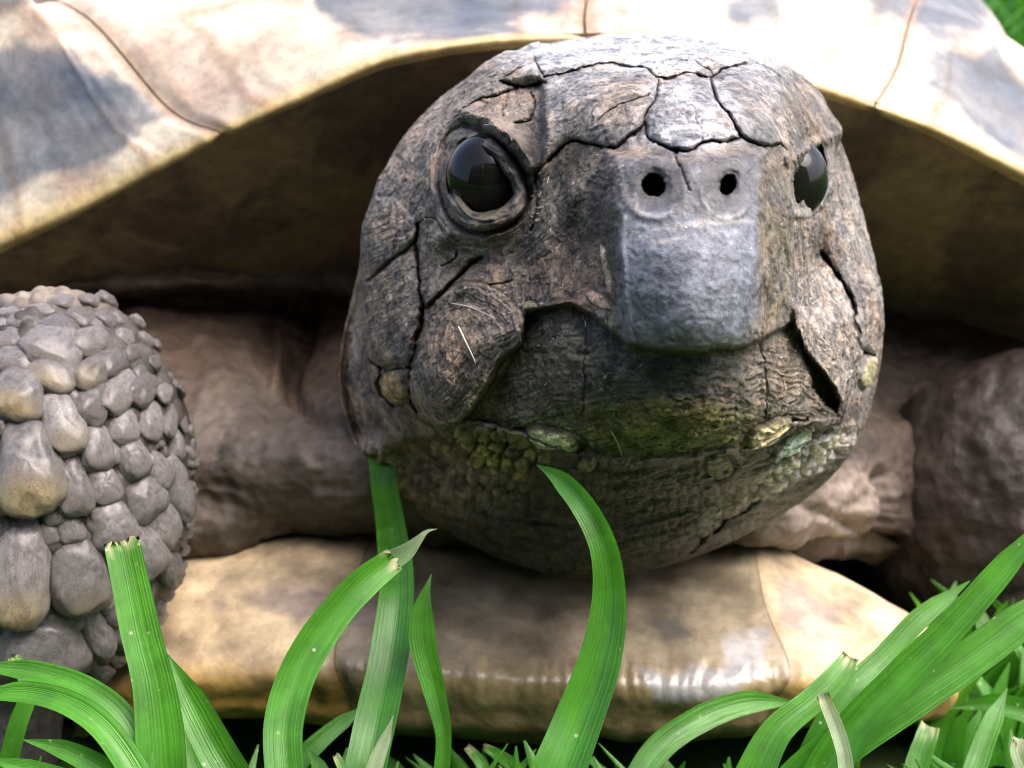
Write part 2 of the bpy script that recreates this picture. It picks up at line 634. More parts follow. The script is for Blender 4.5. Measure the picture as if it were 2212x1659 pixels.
# ---- head: a star-shaped surface through measured points, then sculpted
C0 = P(1330, 640, 0.25)
ANCH = [
    # snout and beak front
    (1410, 400, -1.78), (1575, 400, -1.78), (1490, 480, -1.93), (1490, 560, -1.97), (1490, 700, -1.95), (1355, 700, -1.74), (1615, 700, -1.74),
    (1345, 560, -1.78), (1635, 560, -1.76), (1335, 400, -1.62), (1640, 400, -1.62),
    # crown
    (1490, 310, -1.62), (1490, 240, -1.38), (1490, 165, -0.95), (1480, 112, -0.25), (1300, 240, -1.22), (1205, 240, -1.0), (1205, 320, -1.12),
    (1205, 165, -0.60), (1650, 240, -1.2), (1690, 310, -1.25), (1665, 165, -0.75), (1340, 165, -0.85), (1340, 310, -1.4),
    # left side of the snout, eye, temple
    (1250, 400, -1.42), (1180, 420, -1.16), (1250, 550, -1.45), (1180, 560, -1.25), (1260, 640, -1.56), (1130, 600, -1.12),
    (1040, 390, -0.88), (990, 300, -0.52), (1080, 240, -0.62), (1060, 170, -0.25), (960, 400, -0.55),
    (880, 480, -0.12), (870, 600, -0.10), (850, 720, 0.0), (1000, 600, -0.72), (1000, 780, -0.75), (940, 880, -0.48), (1110, 700, -1.05),
    # lower jaw
    (1150, 750, -1.18), (1300, 800, -1.58), (1490, 800, -1.78), (1490, 900, -1.62), (1300, 900, -1.42), (1130, 880, -1.02), (1650, 800, -1.5),
    (1650, 900, -1.3), (1740, 850, -1.0),
    # chin and throat
    (1450, 980, -1.28), (1200, 970, -1.02), (1650, 970, -1.05), (1000, 950, -0.38), (1780, 920, -0.68), (1350, 1080, -0.42), (1100, 1050, -0.02),
    (900, 1000, 0.5), (1600, 1050, -0.42), (1300, 1180, 0.2), (1100, 1150, 0.35), (1500, 1140, -0.0),
    # right side
    (1750, 560, -0.72), (1800, 700, -0.55), (1850, 770, -0.2), (1745, 390, -0.80), (1740, 220, -0.35), (1790, 480, -0.45),
    # outline
    (818, 420, 0.40), (790, 540, 0.5), (782, 680, 0.55), (860, 340, 0.35), (920, 266, 0.25), (1000, 214, 0.15), (1060, 152, 0.2), (1150, 115, 0.3),
    (1300, 90, 0.4), (1450, 86, 0.4), (1560, 90, 0.3), (1650, 117, 0.2), (1720, 162, 0.15), (1768, 220, 0.1), (1800, 300, 0.1), (1838, 430, 0.2),
    (1862, 530, 0.25), (1886, 620, 0.3), (1892, 690, 0.3), (1880, 790, 0.25), (1842, 880, 0.1), (1836, 950, 0.15), (1770, 1020, 0.1), (1690, 1075, 0.2),
    (1590, 1143, 0.35), (1500, 1190, 0.5), (1390, 1222, 0.6), (1250, 1240, 0.7), (1100, 1205, 0.75), (950, 1120, 0.8), (850, 1040, 0.85),
    (775, 950, 0.95), (740, 850, 1.0), (748, 720, 1.0), (775, 600, 1.0),
    # back of the head, running into the neck
    (1300, 200, 1.9), (1000, 330, 1.9), (850, 600, 2.0), (840, 850, 2.0), (1000, 1080, 1.8), (1300, 1150, 1.8), (1600, 1050, 1.7), (1760, 800, 1.7),
    (1740, 500, 1.7), (1600, 280, 1.8), (1300, 640, 2.4),
]
ap = np.array([P(*a) for a in ANCH]) - C0
ar = np.linalg.norm(ap, axis=1)
ad = ap / ar[:, None]


def kern(a, b):
    d = np.sqrt(np.maximum(0, 2 - 2 * (a @ b.T)))
    return d ** 3


nA = len(ad)
K = kern(ad, ad) + np.eye(nA) * 3e-4
Pm = np.concatenate([np.ones((nA, 1)), ad], 1)
A_ = np.block([[K, Pm], [Pm.T, np.zeros((4, 4))]])
sol = np.linalg.solve(A_, np.concatenate([ar, np.zeros(4)]))

NG = 980
a = np.linspace(-1, 1, NG)
ga, gb = np.meshgrid(a, a, indexing='ij')
gu, gv = ga * np.sqrt(1 - gb ** 2 / 2), gb * np.sqrt(1 - ga ** 2 / 2)
rad = np.minimum(np.hypot(gu, gv), 1)
phi = np.arctan2(gv, gu)
th = 2.35 * (0.72 * rad + 0.28 * rad ** 3)
dirs = np.stack([np.sin(th) * np.cos(phi), -np.cos(th), np.sin(th) * np.sin(phi)], -1).reshape(-1, 3)
rr = np.empty(len(dirs))
for k in range(0, len(dirs), 60000):
    d_ = dirs[k:k + 60000]
    rr[k:k + 60000] = kern(d_, ad) @ sol[:nA] + sol[nA] + d_ @ sol[nA + 1:]
hp = (C0 + dirs * rr[:, None]).reshape(NG, NG, 3)


def normals_out(p):
    nn = grid_normals(p)
    if np.sum(nn * (p - C0)) < 0:
        nn = -nn
    return nn


hn = normals_out(hp)
CAM = np.array([0, -D, 0.0])
vw = hp - CAM
vw /= np.linalg.norm(vw, axis=-1, keepdims=True)
facing = -(hn * vw).sum(-1)
front = sstep(-0.05, 0.25, facing)
U, V = proj(hp)
q = hp / 1.0
jit = fbm(np.stack([U / 38, V / 38, U * 0], -1), 3)
jit2 = fbm(np.stack([U / 38 + 50, V / 38, U * 0 + 9], -1), 3)
UJ, VJ = U + 7 * jit, V + 7 * jit2

hv = np.zeros(U.shape)        # towards the lens
hnm = np.zeros(U.shape)       # along the normal
crack = np.zeros(U.shape)
flake = np.ones(U.shape)
horn = np.zeros(U.shape)
ptint = np.ones(U.shape)
tint = np.empty(U.shape + (3,))
tint[:] = (0.150, 0.128, 0.110)


def paint(mask, col):
    global tint
    tint = tint + mask[..., None] * (np.array(col) - tint)


def blob(cx, cy, rx, ry, soft=0.5, ang=0.0):
    ca, sa = math.cos(math.radians(ang)), math.sin(math.radians(ang))
    x, y = UJ - cx, VJ - cy
    e = np.hypot((x * ca + y * sa) / rx, (-x * sa + y * ca) / ry)
    return sstep(1 + soft, 1 - soft, e)


# region colours ------------------------------------------------
FRONTPL = [(1328, 335), (1400, 345), (1500, 345), (1600, 340), (1644, 335), (1638, 450), (1635, 573), (1630, 642), (1618, 730), (1600, 750), (1490, 756), (1400, 756), (1362, 748), (1352, 690), (1342, 560), (1336, 430)]
FP = smoothpoly(FRONTPL + FRONTPL[:1], 3)[:-1]
sfp = sdpoly(UJ, VJ, FP)
TOPPL = [(1180, 165), (1300, 140), (1430, 160), (1560, 150), (1690, 150), (1705, 320), (1600, 310), (1460, 330), (1330, 322), (1250, 308), (1190, 345)]
stp = sdpoly(UJ, VJ, TOPPL)
paint(blob(920, 560, 150, 330, .5), (0.195, 0.160, 0.132))
paint(blob(850, 560, 70, 200, .6), (0.21, 0.185, 0.165))
paint(blob(1240, 480, 130, 170, .4), (0.072, 0.060, 0.048))  # brown left flank, with its shaded side put into the tint
paint(blob(1220, 620, 120, 70, .5), (0.110, 0.080, 0.060))
paint(blob(1420, 110, 330, 70, .4), (0.36, 0.37, 0.385))  # crown paler: blown-out sky light put into the tint
paint(sstep(-8, 12, stp), (0.205, 0.198, 0.195))
paint(blob(1350, 230, 60, 50, .5, -30), (0.25, 0.20, 0.16))
paint(blob(1490, 250, 100, 80, .4), (0.255, 0.255, 0.272))
sfb = sdpoly(U + 22 * jit, V + 22 * jit2, FP)
paint(sstep(-14, 14, sfb) * sstep(330, 350, V), (0.092, 0.095, 0.108))
paint(blob(1413, 402, 62, 58, .5), (0.058, 0.056, 0.060))
paint(blob(1571, 402, 54, 58, .5), (0.066, 0.064, 0.068))
paint(sstep(-16, 18, sfb) * sstep(420, 530, V + 30 * jit), (0.118, 0.127, 0.155))
paint(sstep(-14, 16, sfb) * sstep(690, 748, V + 18 * jit), (0.050, 0.056, 0.046))
horn = sstep(-16, 16, sfb) * (.55 * sstep(330, 360, V) + .45 * sstep(440, 520, V + 26 * jit)) * (.75 + .25 * sstep(-.1, .25, jit2))
for px_ in ([(1372, 420), (1384, 456), (1413, 472), (1446, 462), (1462, 440)], [(1520, 430), (1540, 462), (1575, 470), (1606, 455)], [(1370, 500), (1420, 522), (1480, 512)], [(1352, 470), (1420, 495), (1500, 482), (1630, 478)]):
    paint(.6 * np.exp(-(pdist_c(UJ, VJ, smoothpoly(px_, 4)) / 5) ** 2), (0.30, 0.29, 0.285))
paint(blob(1675, 520, 36, 200, .3), (0.135, 0.120, 0.092))
# lower jaw, chin, throat
LOWJ = [(1140, 672), (1240, 655), (1300, 690), (1360, 745), (1500, 760), (1620, 745), (1716, 690), (1740, 790), (1815, 900), (1720, 915), (1600, 970), (1400, 990), (1250, 975), (1100, 925), (1005, 900), (1070, 830), (1125, 745)]
slj = sdpoly(UJ, VJ, LOWJ)
paint(sstep(-6, 14, slj), (0.070, 0.066, 0.052))
paint(sstep(-6, 14, slj) * blob(1680, 830, 110, 90, .6), (0.150, 0.135, 0.118))  # right of the jaw paler, painted as the lit side
paint(sstep(-6, 14, slj) * blob(1480, 805, 110, 60, .5), (0.036, 0.042, 0.040))
paint(sstep(-6, 14, slj) * blob(1400, 925, 260, 55, .6), (0.130, 0.125, 0.042))
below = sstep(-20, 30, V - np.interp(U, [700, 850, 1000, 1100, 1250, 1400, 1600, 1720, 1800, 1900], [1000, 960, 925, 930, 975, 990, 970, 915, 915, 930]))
hv -= 0.20 * sstep(-8, 24, V - np.interp(U, [700, 850, 1000, 1100, 1250, 1400, 1600, 1720, 1800, 1900], [1000, 960, 925, 935, 980, 994, 974, 918, 918, 930]))
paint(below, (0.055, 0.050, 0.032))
paint(below * blob(1060, 960, 130, 70, .5), (0.105, 0.100, 0.040))
paint(below * blob(900, 1040, 170, 90, .6), (0.17, 0.135, 0.098))
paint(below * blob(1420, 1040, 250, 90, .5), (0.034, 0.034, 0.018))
paint(below * blob(1700, 1020, 140, 60, .6, -28), (0.10, 0.09, 0.07))
paint(below * blob(1716, 1012, 150, 26, .5, -31), (0.48, 0.44, 0.41))
hv += .09 * below * blob(1716, 1008, 150, 24, .6, -31)
paint(below * blob(1560, 1100, 80, 22, .6, -31), (0.20, 0.18, 0.14))
paint(sstep(800, 785, U + 4 * jit) * sstep(480, 560, V) , (0.30, 0.255, 0.215))
paint(blob(790, 900, 60, 130, .5), (0.28, 0.235, 0.20))
paint(blob(1850, 600, 50, 200, .5), (0.22, 0.20, 0.185))

# big forms ------------------------------------------------------
# beak front proud of the snout's hollow flanks
hv += 0.10 * sstep(-14, 9, sfp) * (0.55 + .45 * sstep(440, 560, V))
LR = [(1318, 338), (1330, 430), (1340, 560), (1346, 640), (1356, 738)]
RR = [(1646, 330), (1640, 452), (1636, 573), (1630, 642), (1620, 728)]
hv += 0.035 * np.exp(-(pdist(UJ, VJ, LR) / 11) ** 2) + 0.02 * np.exp(-(pdist(UJ, VJ, RR) / 9) ** 2)
hv -= 0.13 * blob(1245, 430, 66, 130, .6)
hv -= 0.10 * blob(1265, 570, 52, 110, .6)
hv -= 0.08 * blob(1130, 470, 40, 110, .7, 20)
hv -= 0.09 * blob(1000, 560, 90, 40, .7, -15)
hv -= 0.10 * blob(1120, 575, 60, 60, .8)
hv -= 0.09 * blob(1735, 560, 45, 60, .8)
# nose pad dips around the nostrils
hv -= 0.035 * blob(1413, 400, 62, 55, .5) + 0.03 * blob(1571, 400, 50, 55, .5)
hv += 0.02 * np.exp(-((np.hypot((U - 1413) / 66, (V - 408) / 62) - 1) / 0.14) ** 2) * (V > 400)
hv += 0.02 * np.exp(-((np.hypot((U - 1571) / 56, (V - 408) / 62) - 1) / 0.14) ** 2) * (V > 400)
for cx, cy, rx, ry, an in ((1413, 402, 25, 25, 0), (1571, 401, 17, 24, 18)):
    ca, sa = math.cos(math.radians(an)), math.sin(math.radians(an))
    x, y = U + 4.5 * fbm(np.stack([U / 16, V / 16, U * 0], -1), 2) - cx, V + 4.5 * fbm(np.stack([U / 16, V / 16, U * 0 + 5], -1), 2) - cy
    e = np.hypot((x * ca + y * sa) / rx, (-x * sa + y * ca) / ry)
    hv -= 0.42 * sstep(1.05, 0.75, e) + .03 * sstep(1.7, 1.0, e)
    crack = np.maximum(crack, sstep(1.06, 0.86, e))
# canthal ridges: the flat top of the snout breaks sharply to the eye sides
CR = [(1676, 162), (1687, 222), (1697, 266), (1703, 315), (1706, 370), (1707, 440), (1707, 520), (1716, 600), (1718, 690)]
xr = np.interp(V, [c[1] for c in CR], [c[0] for c in CR])
vm = sstep(150, 190, V) * sstep(700, 660, V)
hv -= vm * 0.24 * sstep(-2, 9, U + 3 * jit - xr) * sstep(170, 40, U - xr)
hv += vm * 0.035 * np.exp(-((U + 3 * jit - xr + 8) / 9) ** 2)
CL = [(1172, 165), (1176, 230), (1180, 300), (1176, 350), (1160, 420), (1150, 500)]
xl = np.interp(V, [c[1] for c in CL], [c[0] for c in CL])
vm = sstep(150, 190, V) * sstep(480, 330, V)
hv -= vm * 0.17 * sstep(5, -10, U + 4 * jit - xl) * sstep(-130, -20, U - xl)
hv += vm * 0.025 * np.exp(-((U + 4 * jit - xl - 4) / 10) ** 2)
# upper jaw overhangs the lower
MOUTH = [(1130, 678), (1180, 662), (1240, 656), (1290, 692), (1350, 742), (1400, 757), (1500, 760), (1600, 754), (1650, 722), (1700, 700), (1720, 686)]
dm = pdist(UJ, VJ, MOUTH)
ins = sstep(-3, 5, slj)
hv -= ins * (0.115 * np.exp(-dm / 50) + 0.05)
crack = np.maximum(crack, 0.85 * np.exp(-(dm / 6) ** 2) * sstep(1240, 1300, U) * 0.8)
# flap of scale over the left corner of the mouth
FL = [(923, 676), (960, 640), (1010, 612), (1070, 628), (1118, 668), (1134, 705), (1123, 745), (1085, 775), (1063, 814), (1035, 860), (1008, 895), (967, 918), (937, 912), (904, 886), (889, 800), (904, 730)]
FLs = smoothpoly(FL + FL[:1], 4)[:-1]
sfl = sdpoly(UJ * .6 + U * .4, VJ * .6 + V * .4, FLs)
amp = 0.16 * sstep(640, 760, V + (U - 1000) * 0.25) + 0.015
hv += amp * sstep(-7, 5, sfl) * (0.72 + 0.28 * sstep(0, 60, sfl))
crack = np.maximum(crack, 0.7 * np.exp(-((sfl + 7) / 5) ** 2))
paint(sstep(-2, 8, sfl), (0.120, 0.098, 0.080))
paint(sstep(-2, 4, sfl) * sstep(22, 6, sfl) * sstep(780, 860, V), (0.22, 0.17, 0.12))
# flap on the right side, with the open wedge behind the jaw
FRp = [(1712, 600), (1775, 548), (1802, 587), (1827, 628), (1843, 669), (1851, 710), (1858, 760), (1850, 820), (1826, 885), (1813, 866), (1799, 836), (1772, 803), (1745, 765), (1723, 732), (1712, 688)]
sfr = sdpoly(UJ * .6 + U * .4, VJ * .6 + V * .4, smoothpoly(FRp + FRp[:1], 3)[:-1])
hv += 0.10 * sstep(-6, 5, sfr) * sstep(600, 700, V)
paint(sstep(-2, 6, sfr), (0.205, 0.186, 0.170))  # right cheek lightened: light from the right put into its colour
GAP = [(1713, 690), (1734, 751), (1766, 789), (1797, 828), (1812, 871), (1806, 893), (1777, 874), (1752, 836), (1741, 795), (1726, 755)]
sg = sdpoly(UJ * .5 + U * .5, VJ * .5 + V * .5, GAP)
hv -= 0.22 * sstep(-3, 9, sg)
crack = np.maximum(crack, 0.75 * sstep(-1, 10, sg))
paint(sstep(-2, 5, sg), (0.06, 0.04, 0.03))

# eyes ------------------------------------------------------------
EYE_L = [(1008, 302), (1035, 312), (1068, 336), (1090, 363), (1108, 392), (1115, 422), (1098, 446), (1063, 462), (1030, 464), (1005, 448), (989, 410), (982, 365), (986, 329), (994, 310)]
EYE_R = [(1709, 386), (1725, 357), (1744, 333), (1766, 311), (1776, 311), (1784, 343), (1786, 375), (1780, 403), (1766, 430), (1747, 449), (1728, 453), (1712, 444), (1705, 414)]
eyl = smoothpoly(EYE_L + EYE_L[:1], 5)[:-1]
eyr = smoothpoly(EYE_R + EYE_R[:1], 5)[:-1]
sel = sdpoly(U + 2.5 * jit, V + 2.5 * jit2, eyl) - 7
ser = sdpoly(U, V, eyr) - 3 * sstep(1730, 1770, U)
hv -= 0.10 * sstep(-60, -20, sel) * 1.0
lidw = 33 + 9 * sstep(-40, 60, (V - 400) - .5 * (U - 1050))
prof = np.sqrt(np.clip(1 - ((sel + lidw * .5) / (lidw * .5)) ** 2, 0, 1))
hv += 0.125 * prof * (1 + .35 * pnoise(np.stack([U / 30, V / 30, U * 0 + 3], -1)))
hnm += .014 * sstep(-95, -40, sel) * sstep(2, -6, sel) * pnoise(np.stack([sel / 6.5, np.arctan2(V - 385, U - 1045) * 2.2, U * 0], -1))
hv -= 0.45 * sstep(-2, 5, sel)
crease = np.exp(-((sel + lidw + 3) / 6) ** 2)
hv -= 0.06 * crease
crack = np.maximum(crack, 0.75 * crease * sstep(-0.3, 0.6, (V - 390) / 120 - (U - 1040) / 300))
lid = sstep(-lidw - 2, -lidw + 6, sel)
flake = flake * (1 - 0.55 * lid)
paint(lid, (0.088, 0.076, 0.060))
paint(sstep(-lidw * .45, -lidw * .2, sel), (0.055, 0.047, 0.036))
hv -= 0.07 * sstep(-40, -12, ser) * (U > 1700)
prof = np.sqrt(np.clip(1 - ((ser + 10) / 10) ** 2, 0, 1))
hv += 0.04 * prof * (U > 1709)
hv -= 0.35 * sstep(-2, 6, ser)
lid = sstep(-24, -16, ser) * (U > 1707) * (V > 380)
paint(lid, (0.17, 0.165, 0.15))
flake = flake * (1 - 0.7 * lid)
# brow that shades the left eye, and the lid line of the right one
hv += 0.16 * np.exp(-(pdist(UJ, VJ, [(1000, 238), (1060, 258), (1114, 302), (1152, 356)]) / 20) ** 2)
hv += 0.13 * np.exp(-(pdist(UJ, VJ, [(1708, 345), (1742, 322), (1772, 302), (1796, 296)]) / 13) ** 2)
hv += 0.05 * np.exp(-(pdist(UJ, VJ, [(1712, 462), (1745, 466), (1778, 440), (1796, 400)]) / 11) ** 2)

# seams between the plates ---------------------------------------
SEAMS = [
    # pts, width, depth, darkness
    ([(1176, 172), (1240, 154), (1296, 142), (1348, 144), (1400, 154), (1427, 172), (1460, 168), (1493, 159), (1528, 172), (1556, 155), (1597, 144), (1650, 140)], 5, .050, .95),
    ([(1427, 172), (1462, 140), (1500, 136), (1528, 150), (1540, 165)], 3.0, .018, .45),
    ([(1186, 350), (1205, 329), (1227, 313), (1254, 307), (1295, 318), (1329, 319), (1356, 302), (1384, 280), (1396, 250), (1414, 222), (1425, 178)], 5, .050, .85),
    ([(1394, 268), (1400, 299), (1427, 315), (1460, 328), (1493, 328), (1515, 315), (1542, 309), (1564, 311), (1594, 301), (1597, 288), (1580, 260), (1558, 233), (1542, 203), (1534, 176)], 5, .050, .85),
    ([(1597, 290), (1624, 307), (1651, 320), (1679, 313), (1700, 324)], 5, .04, .8),
    ([(1296, 262), (1322, 237), (1360, 220), (1400, 205)], 3, .02, .5),
    ([(1515, 315), (1516, 290), (1506, 262), (1500, 235)], 3, .015, .35),
    ([(1462, 330), (1465, 355), (1478, 385), (1488, 410)], 3.5, .022, .5),
    ([(1680, 165), (1706, 185), (1735, 215), (1760, 250)], 4.5, .035, .7),
    ([(1650, 140), (1700, 150), (1740, 180)], 3.5, .02, .5),
    # crown, left
    ([(1090, 168), (1130, 150), (1170, 128), (1240, 108)], 4, .035, .6),
    ([(1150, 118), (1158, 135), (1172, 165)], 4.5, .035, .7),
    ([(1085, 180), (1130, 190), (1178, 180)], 6, .06, .9),
    ([(1010, 210), (1040, 185), (1085, 160)], 4, .03, .7),
    ([(1002, 235), (1040, 215), (1085, 205), (1120, 192)], 4, .03, .7),
    ([(1040, 240), (1060, 215)], 3, .02, .5), ([(1085, 255), (1095, 215), (1100, 190)], 3, .02, .5),
    ([(1115, 270), (1145, 262), (1158, 235), (1150, 205)], 5, .04, .85),
    # left cheek
    ([(798, 606), (844, 565), (888, 535), (902, 520)], 5, .05, .9),
    ([(905, 485), (901, 520), (904, 554), (909, 614), (915, 672), (909, 715), (898, 765), (890, 792), (887, 860), (904, 890)], 6, .065, .95),
    ([(915, 672), (942, 650), (975, 617), (1008, 579), (1040, 556)], 7, .055, .85),
    ([(958, 576), (985, 560), (990, 545)], 4, .03, .8),
    ([(800, 780), (830, 800), (890, 792)], 6, .05, .9),
    ([(822, 795), (818, 840), (850, 880)], 5, .04, .85),
    ([(1060, 615), (1085, 612), (1110, 606)], 3.5, .025, .6),
    ([(905, 485), (935, 470), (960, 500)], 3, .02, .5),
    ([(850, 430), (858, 500), (852, 560)], 3, .014, .3),
    ([(1150, 500), (1165, 440), (1160, 380), (1186, 350)], 5, .035, .6),
    ([(916, 676), (906, 730), (896, 790)], 13, .06, .8),
    # right cheek
    ([(1775, 546), (1802, 587), (1827, 628), (1843, 669), (1851, 710), (1859, 751), (1879, 771)], 7, .08, 1.0),
    ([(1840, 800), (1856, 775), (1860, 760)], 5, .04, .8),
    ([(1712, 560), (1720, 600), (1716, 640)], 5, .04, .7),
    # lower jaw edge
    ([(1006, 902), (1100, 922), (1150, 940), (1250, 975)], 5, .03, .7),
    ([(1745, 905), (1700, 915), (1640, 945), (1600, 972)], 5, .03, .7),
    ([(1268, 715), (1265, 800), (1262, 900)], 3.5, .014, .4),
    ([(1640, 745), (1655, 830), (1650, 900)], 3.5, .014, .35),
    ([(1340, 560), (1345, 640), (1355, 735)], 4, .02, .4),
    # throat folds
    ([(1640, 1080), (1560, 1130), (1490, 1190)], 8, .06, .8),
    ([(1010, 1090), (1100, 1120), (1200, 1130)], 10, .03, .3),
]
for pts, w, dep, dk in SEAMS:
    pp = smoothpoly(pts, 4) if len(pts) > 2 else pts
    d = pdist_c(UJ, VJ, pp)
    w = w * (.58 if pts[0][1] < 420 else .64)
    wv = w * (0.75 + 0.9 * np.abs(jit2))
    hv -= 1.3 * dep * np.exp(-(d / wv) ** 2) + 0.3 * dep * np.exp(-d / (w * 3.0))
    crack = np.maximum(crack, dk * np.exp(-(d / (wv * 0.85)) ** 2))

# pale chin scales
for cx, cy, rx, ry, an, col in ((1197, 947, 58, 20, 12, (0.40, 0.42, 0.22)), (1660, 933, 52, 18, -30, (0.46, 0.45, 0.28)), (1708, 958, 52, 14, -38, (0.36, 0.44, 0.33)),
                                (1552, 1003, 28, 20, 5, (0.14, 0.14, 0.05)), (1270, 1000, 18, 13, 0, (0.15, 0.15, 0.06)), (1790, 950, 44, 14, -42, (0.36, 0.33, 0.25)),
                                (1110, 940, 40, 14, 30, (0.18, 0.17, 0.07)), (1060, 942, 34, 13, 28, (0.17, 0.16, 0.07)), (1010, 940, 26, 12, 25, (0.16, 0.14, 0.07)),
                                (852, 833, 24, 38, -8, (0.36, 0.27, 0.13)), (1148, 664, 12, 14, 0, (0.24, 0.25, 0.12)), (1866, 800, 10, 34, 12, (0.38, 0.34, 0.19)),
                                (1296, 650, 28, 12, 35, (0.46, 0.33, 0.25)), (1312, 590, 7, 48, -8, (0.46, 0.36, 0.27)), (1306, 545, 5, 20, -15, (0.55, 0.45, 0.36))):
    ca, sa = math.cos(math.radians(an)), math.sin(math.radians(an))
    x, y = UJ - cx, VJ - cy
    e = np.hypot((x * ca + y * sa) / rx, (-x * sa + y * ca) / ry)
    hgt = .008 if rx < 9 or cx in (1296,) else .024
    hnm += hgt * np.clip(1.15 - e ** 2, 0, 1) ** .35 - .5 * hgt * np.exp(-((e - 1.25) / .15) ** 2)
    paint(sstep(1.05, 0.8, e), col)
    flake = flake * (1 - .6 * sstep(1.1, .9, e))
    crack = np.maximum(crack * sstep(.7, 1.1, e), 0.6 * np.exp(-((e - 1.22) / .12) ** 2))

# granular skin under the jaw
gr = below * np.maximum(blob(960, 1010, 230, 90, .4, 14), np.maximum(blob(1720, 1005, 150, 34, .5, -31), 0.35 * blob(1350, 1090, 350, 120, .5)))
f1, f2, idn = worley(U + 4 * jit, V + 4 * jit2, 19)
gb_ = np.clip(1 - f1 * f1 * 1.6, 0, 1)
idn_g = idn
hnm += gr * 0.034 * (gb_ - .5)
tint *= (1 + gr * (0.9 * (idn - .4) + 0.5 * (gb_ - .5)))[..., None]
ye = below * blob(1060, 965, 120, 45, .4, 18)
f1, f2, idn = worley((U * .95 + V * .3), (V * .95 - U * .3) * 1.25, 34, .7, 9)
cell = sstep(.06, .30, f2 - f1)
hnm += ye * 0.04 * (cell - .6)
tint = tint + np.clip(ye * cell * sstep(.15, .5, idn + .5 * jit) * 1.1, 0, 1)[..., None] * (np.array((0.40, 0.36, 0.13)) - tint)
crack = np.maximum(crack, ye * .75 * (1 - cell))

wr_ = fbm(np.stack([U / 120 + .4 * jit, (V + .25 * np.abs(U - 1330)) / 24, U * 0 + 11], -1), 3)
hnm += below * .05 * (.35 - np.abs(wr_) * 1.6) * (1 - .6 * gr)
tint *= (1 + below * .5 * np.clip(wr_, -.6, .8))[..., None]
paint(.75 * below * blob(915, 1010, 140, 60, .6, 14), (0.21, 0.16, 0.12))
tint *= (1 + gr * (0.8 * (idn_g - .4) + 0.5 * (gb_ - .5)) * .6)[..., None]

# growth lines and fibres: fine ridges that follow each plate's edge
def strata(mask, coord, along, freq, amp):
    global hnm
    nn = pnoise(np.stack([coord * freq * 1.5, along * 0.018, coord * 0 + amp * 900], -1)) + 0.6 * pnoise(np.stack([coord * freq * 3.2, along * 0.03, coord * 0 + 31], -1))
    hnm += mask * amp * .5 * nn
    return mask * nn


w2 = 16 * jit
l1 = strata(sstep(0, 10, sfl), sfl + w2, U * .6 - V, 0.13, 0.016)
l2 = strata(sstep(0, 12, slj), V - 0.00045 * (U - 1480) ** 2 + 1.3 * w2, U, 0.11, 0.014)
l3 = strata(blob(1230, 500, 110, 170, .4), (U + V * .55) + 2 * w2, V, 0.11, 0.013)
l4 = strata(blob(850, 620, 80, 190, .4), (U * .5 + V * .9) + w2, U - V, 0.11, 0.011)
l5 = strata(sstep(0, 10, sfr), sfr + w2, U + V, 0.13, 0.012)
l6 = strata(blob(1060, 530, 130, 60, .5), np.hypot(U - 1040, (V - 390)) + w2, U, 0.12, 0.014)
l7 = strata(sstep(2, 14, sfp) * sstep(440, 480, V), V + 2 * w2, U, 0.05, 0.006)
tint *= np.clip(1 + 0.8 * (l1 + l2 + l3 + l4 + l5 + l6) + .25 * l7, .35, 2)[..., None]

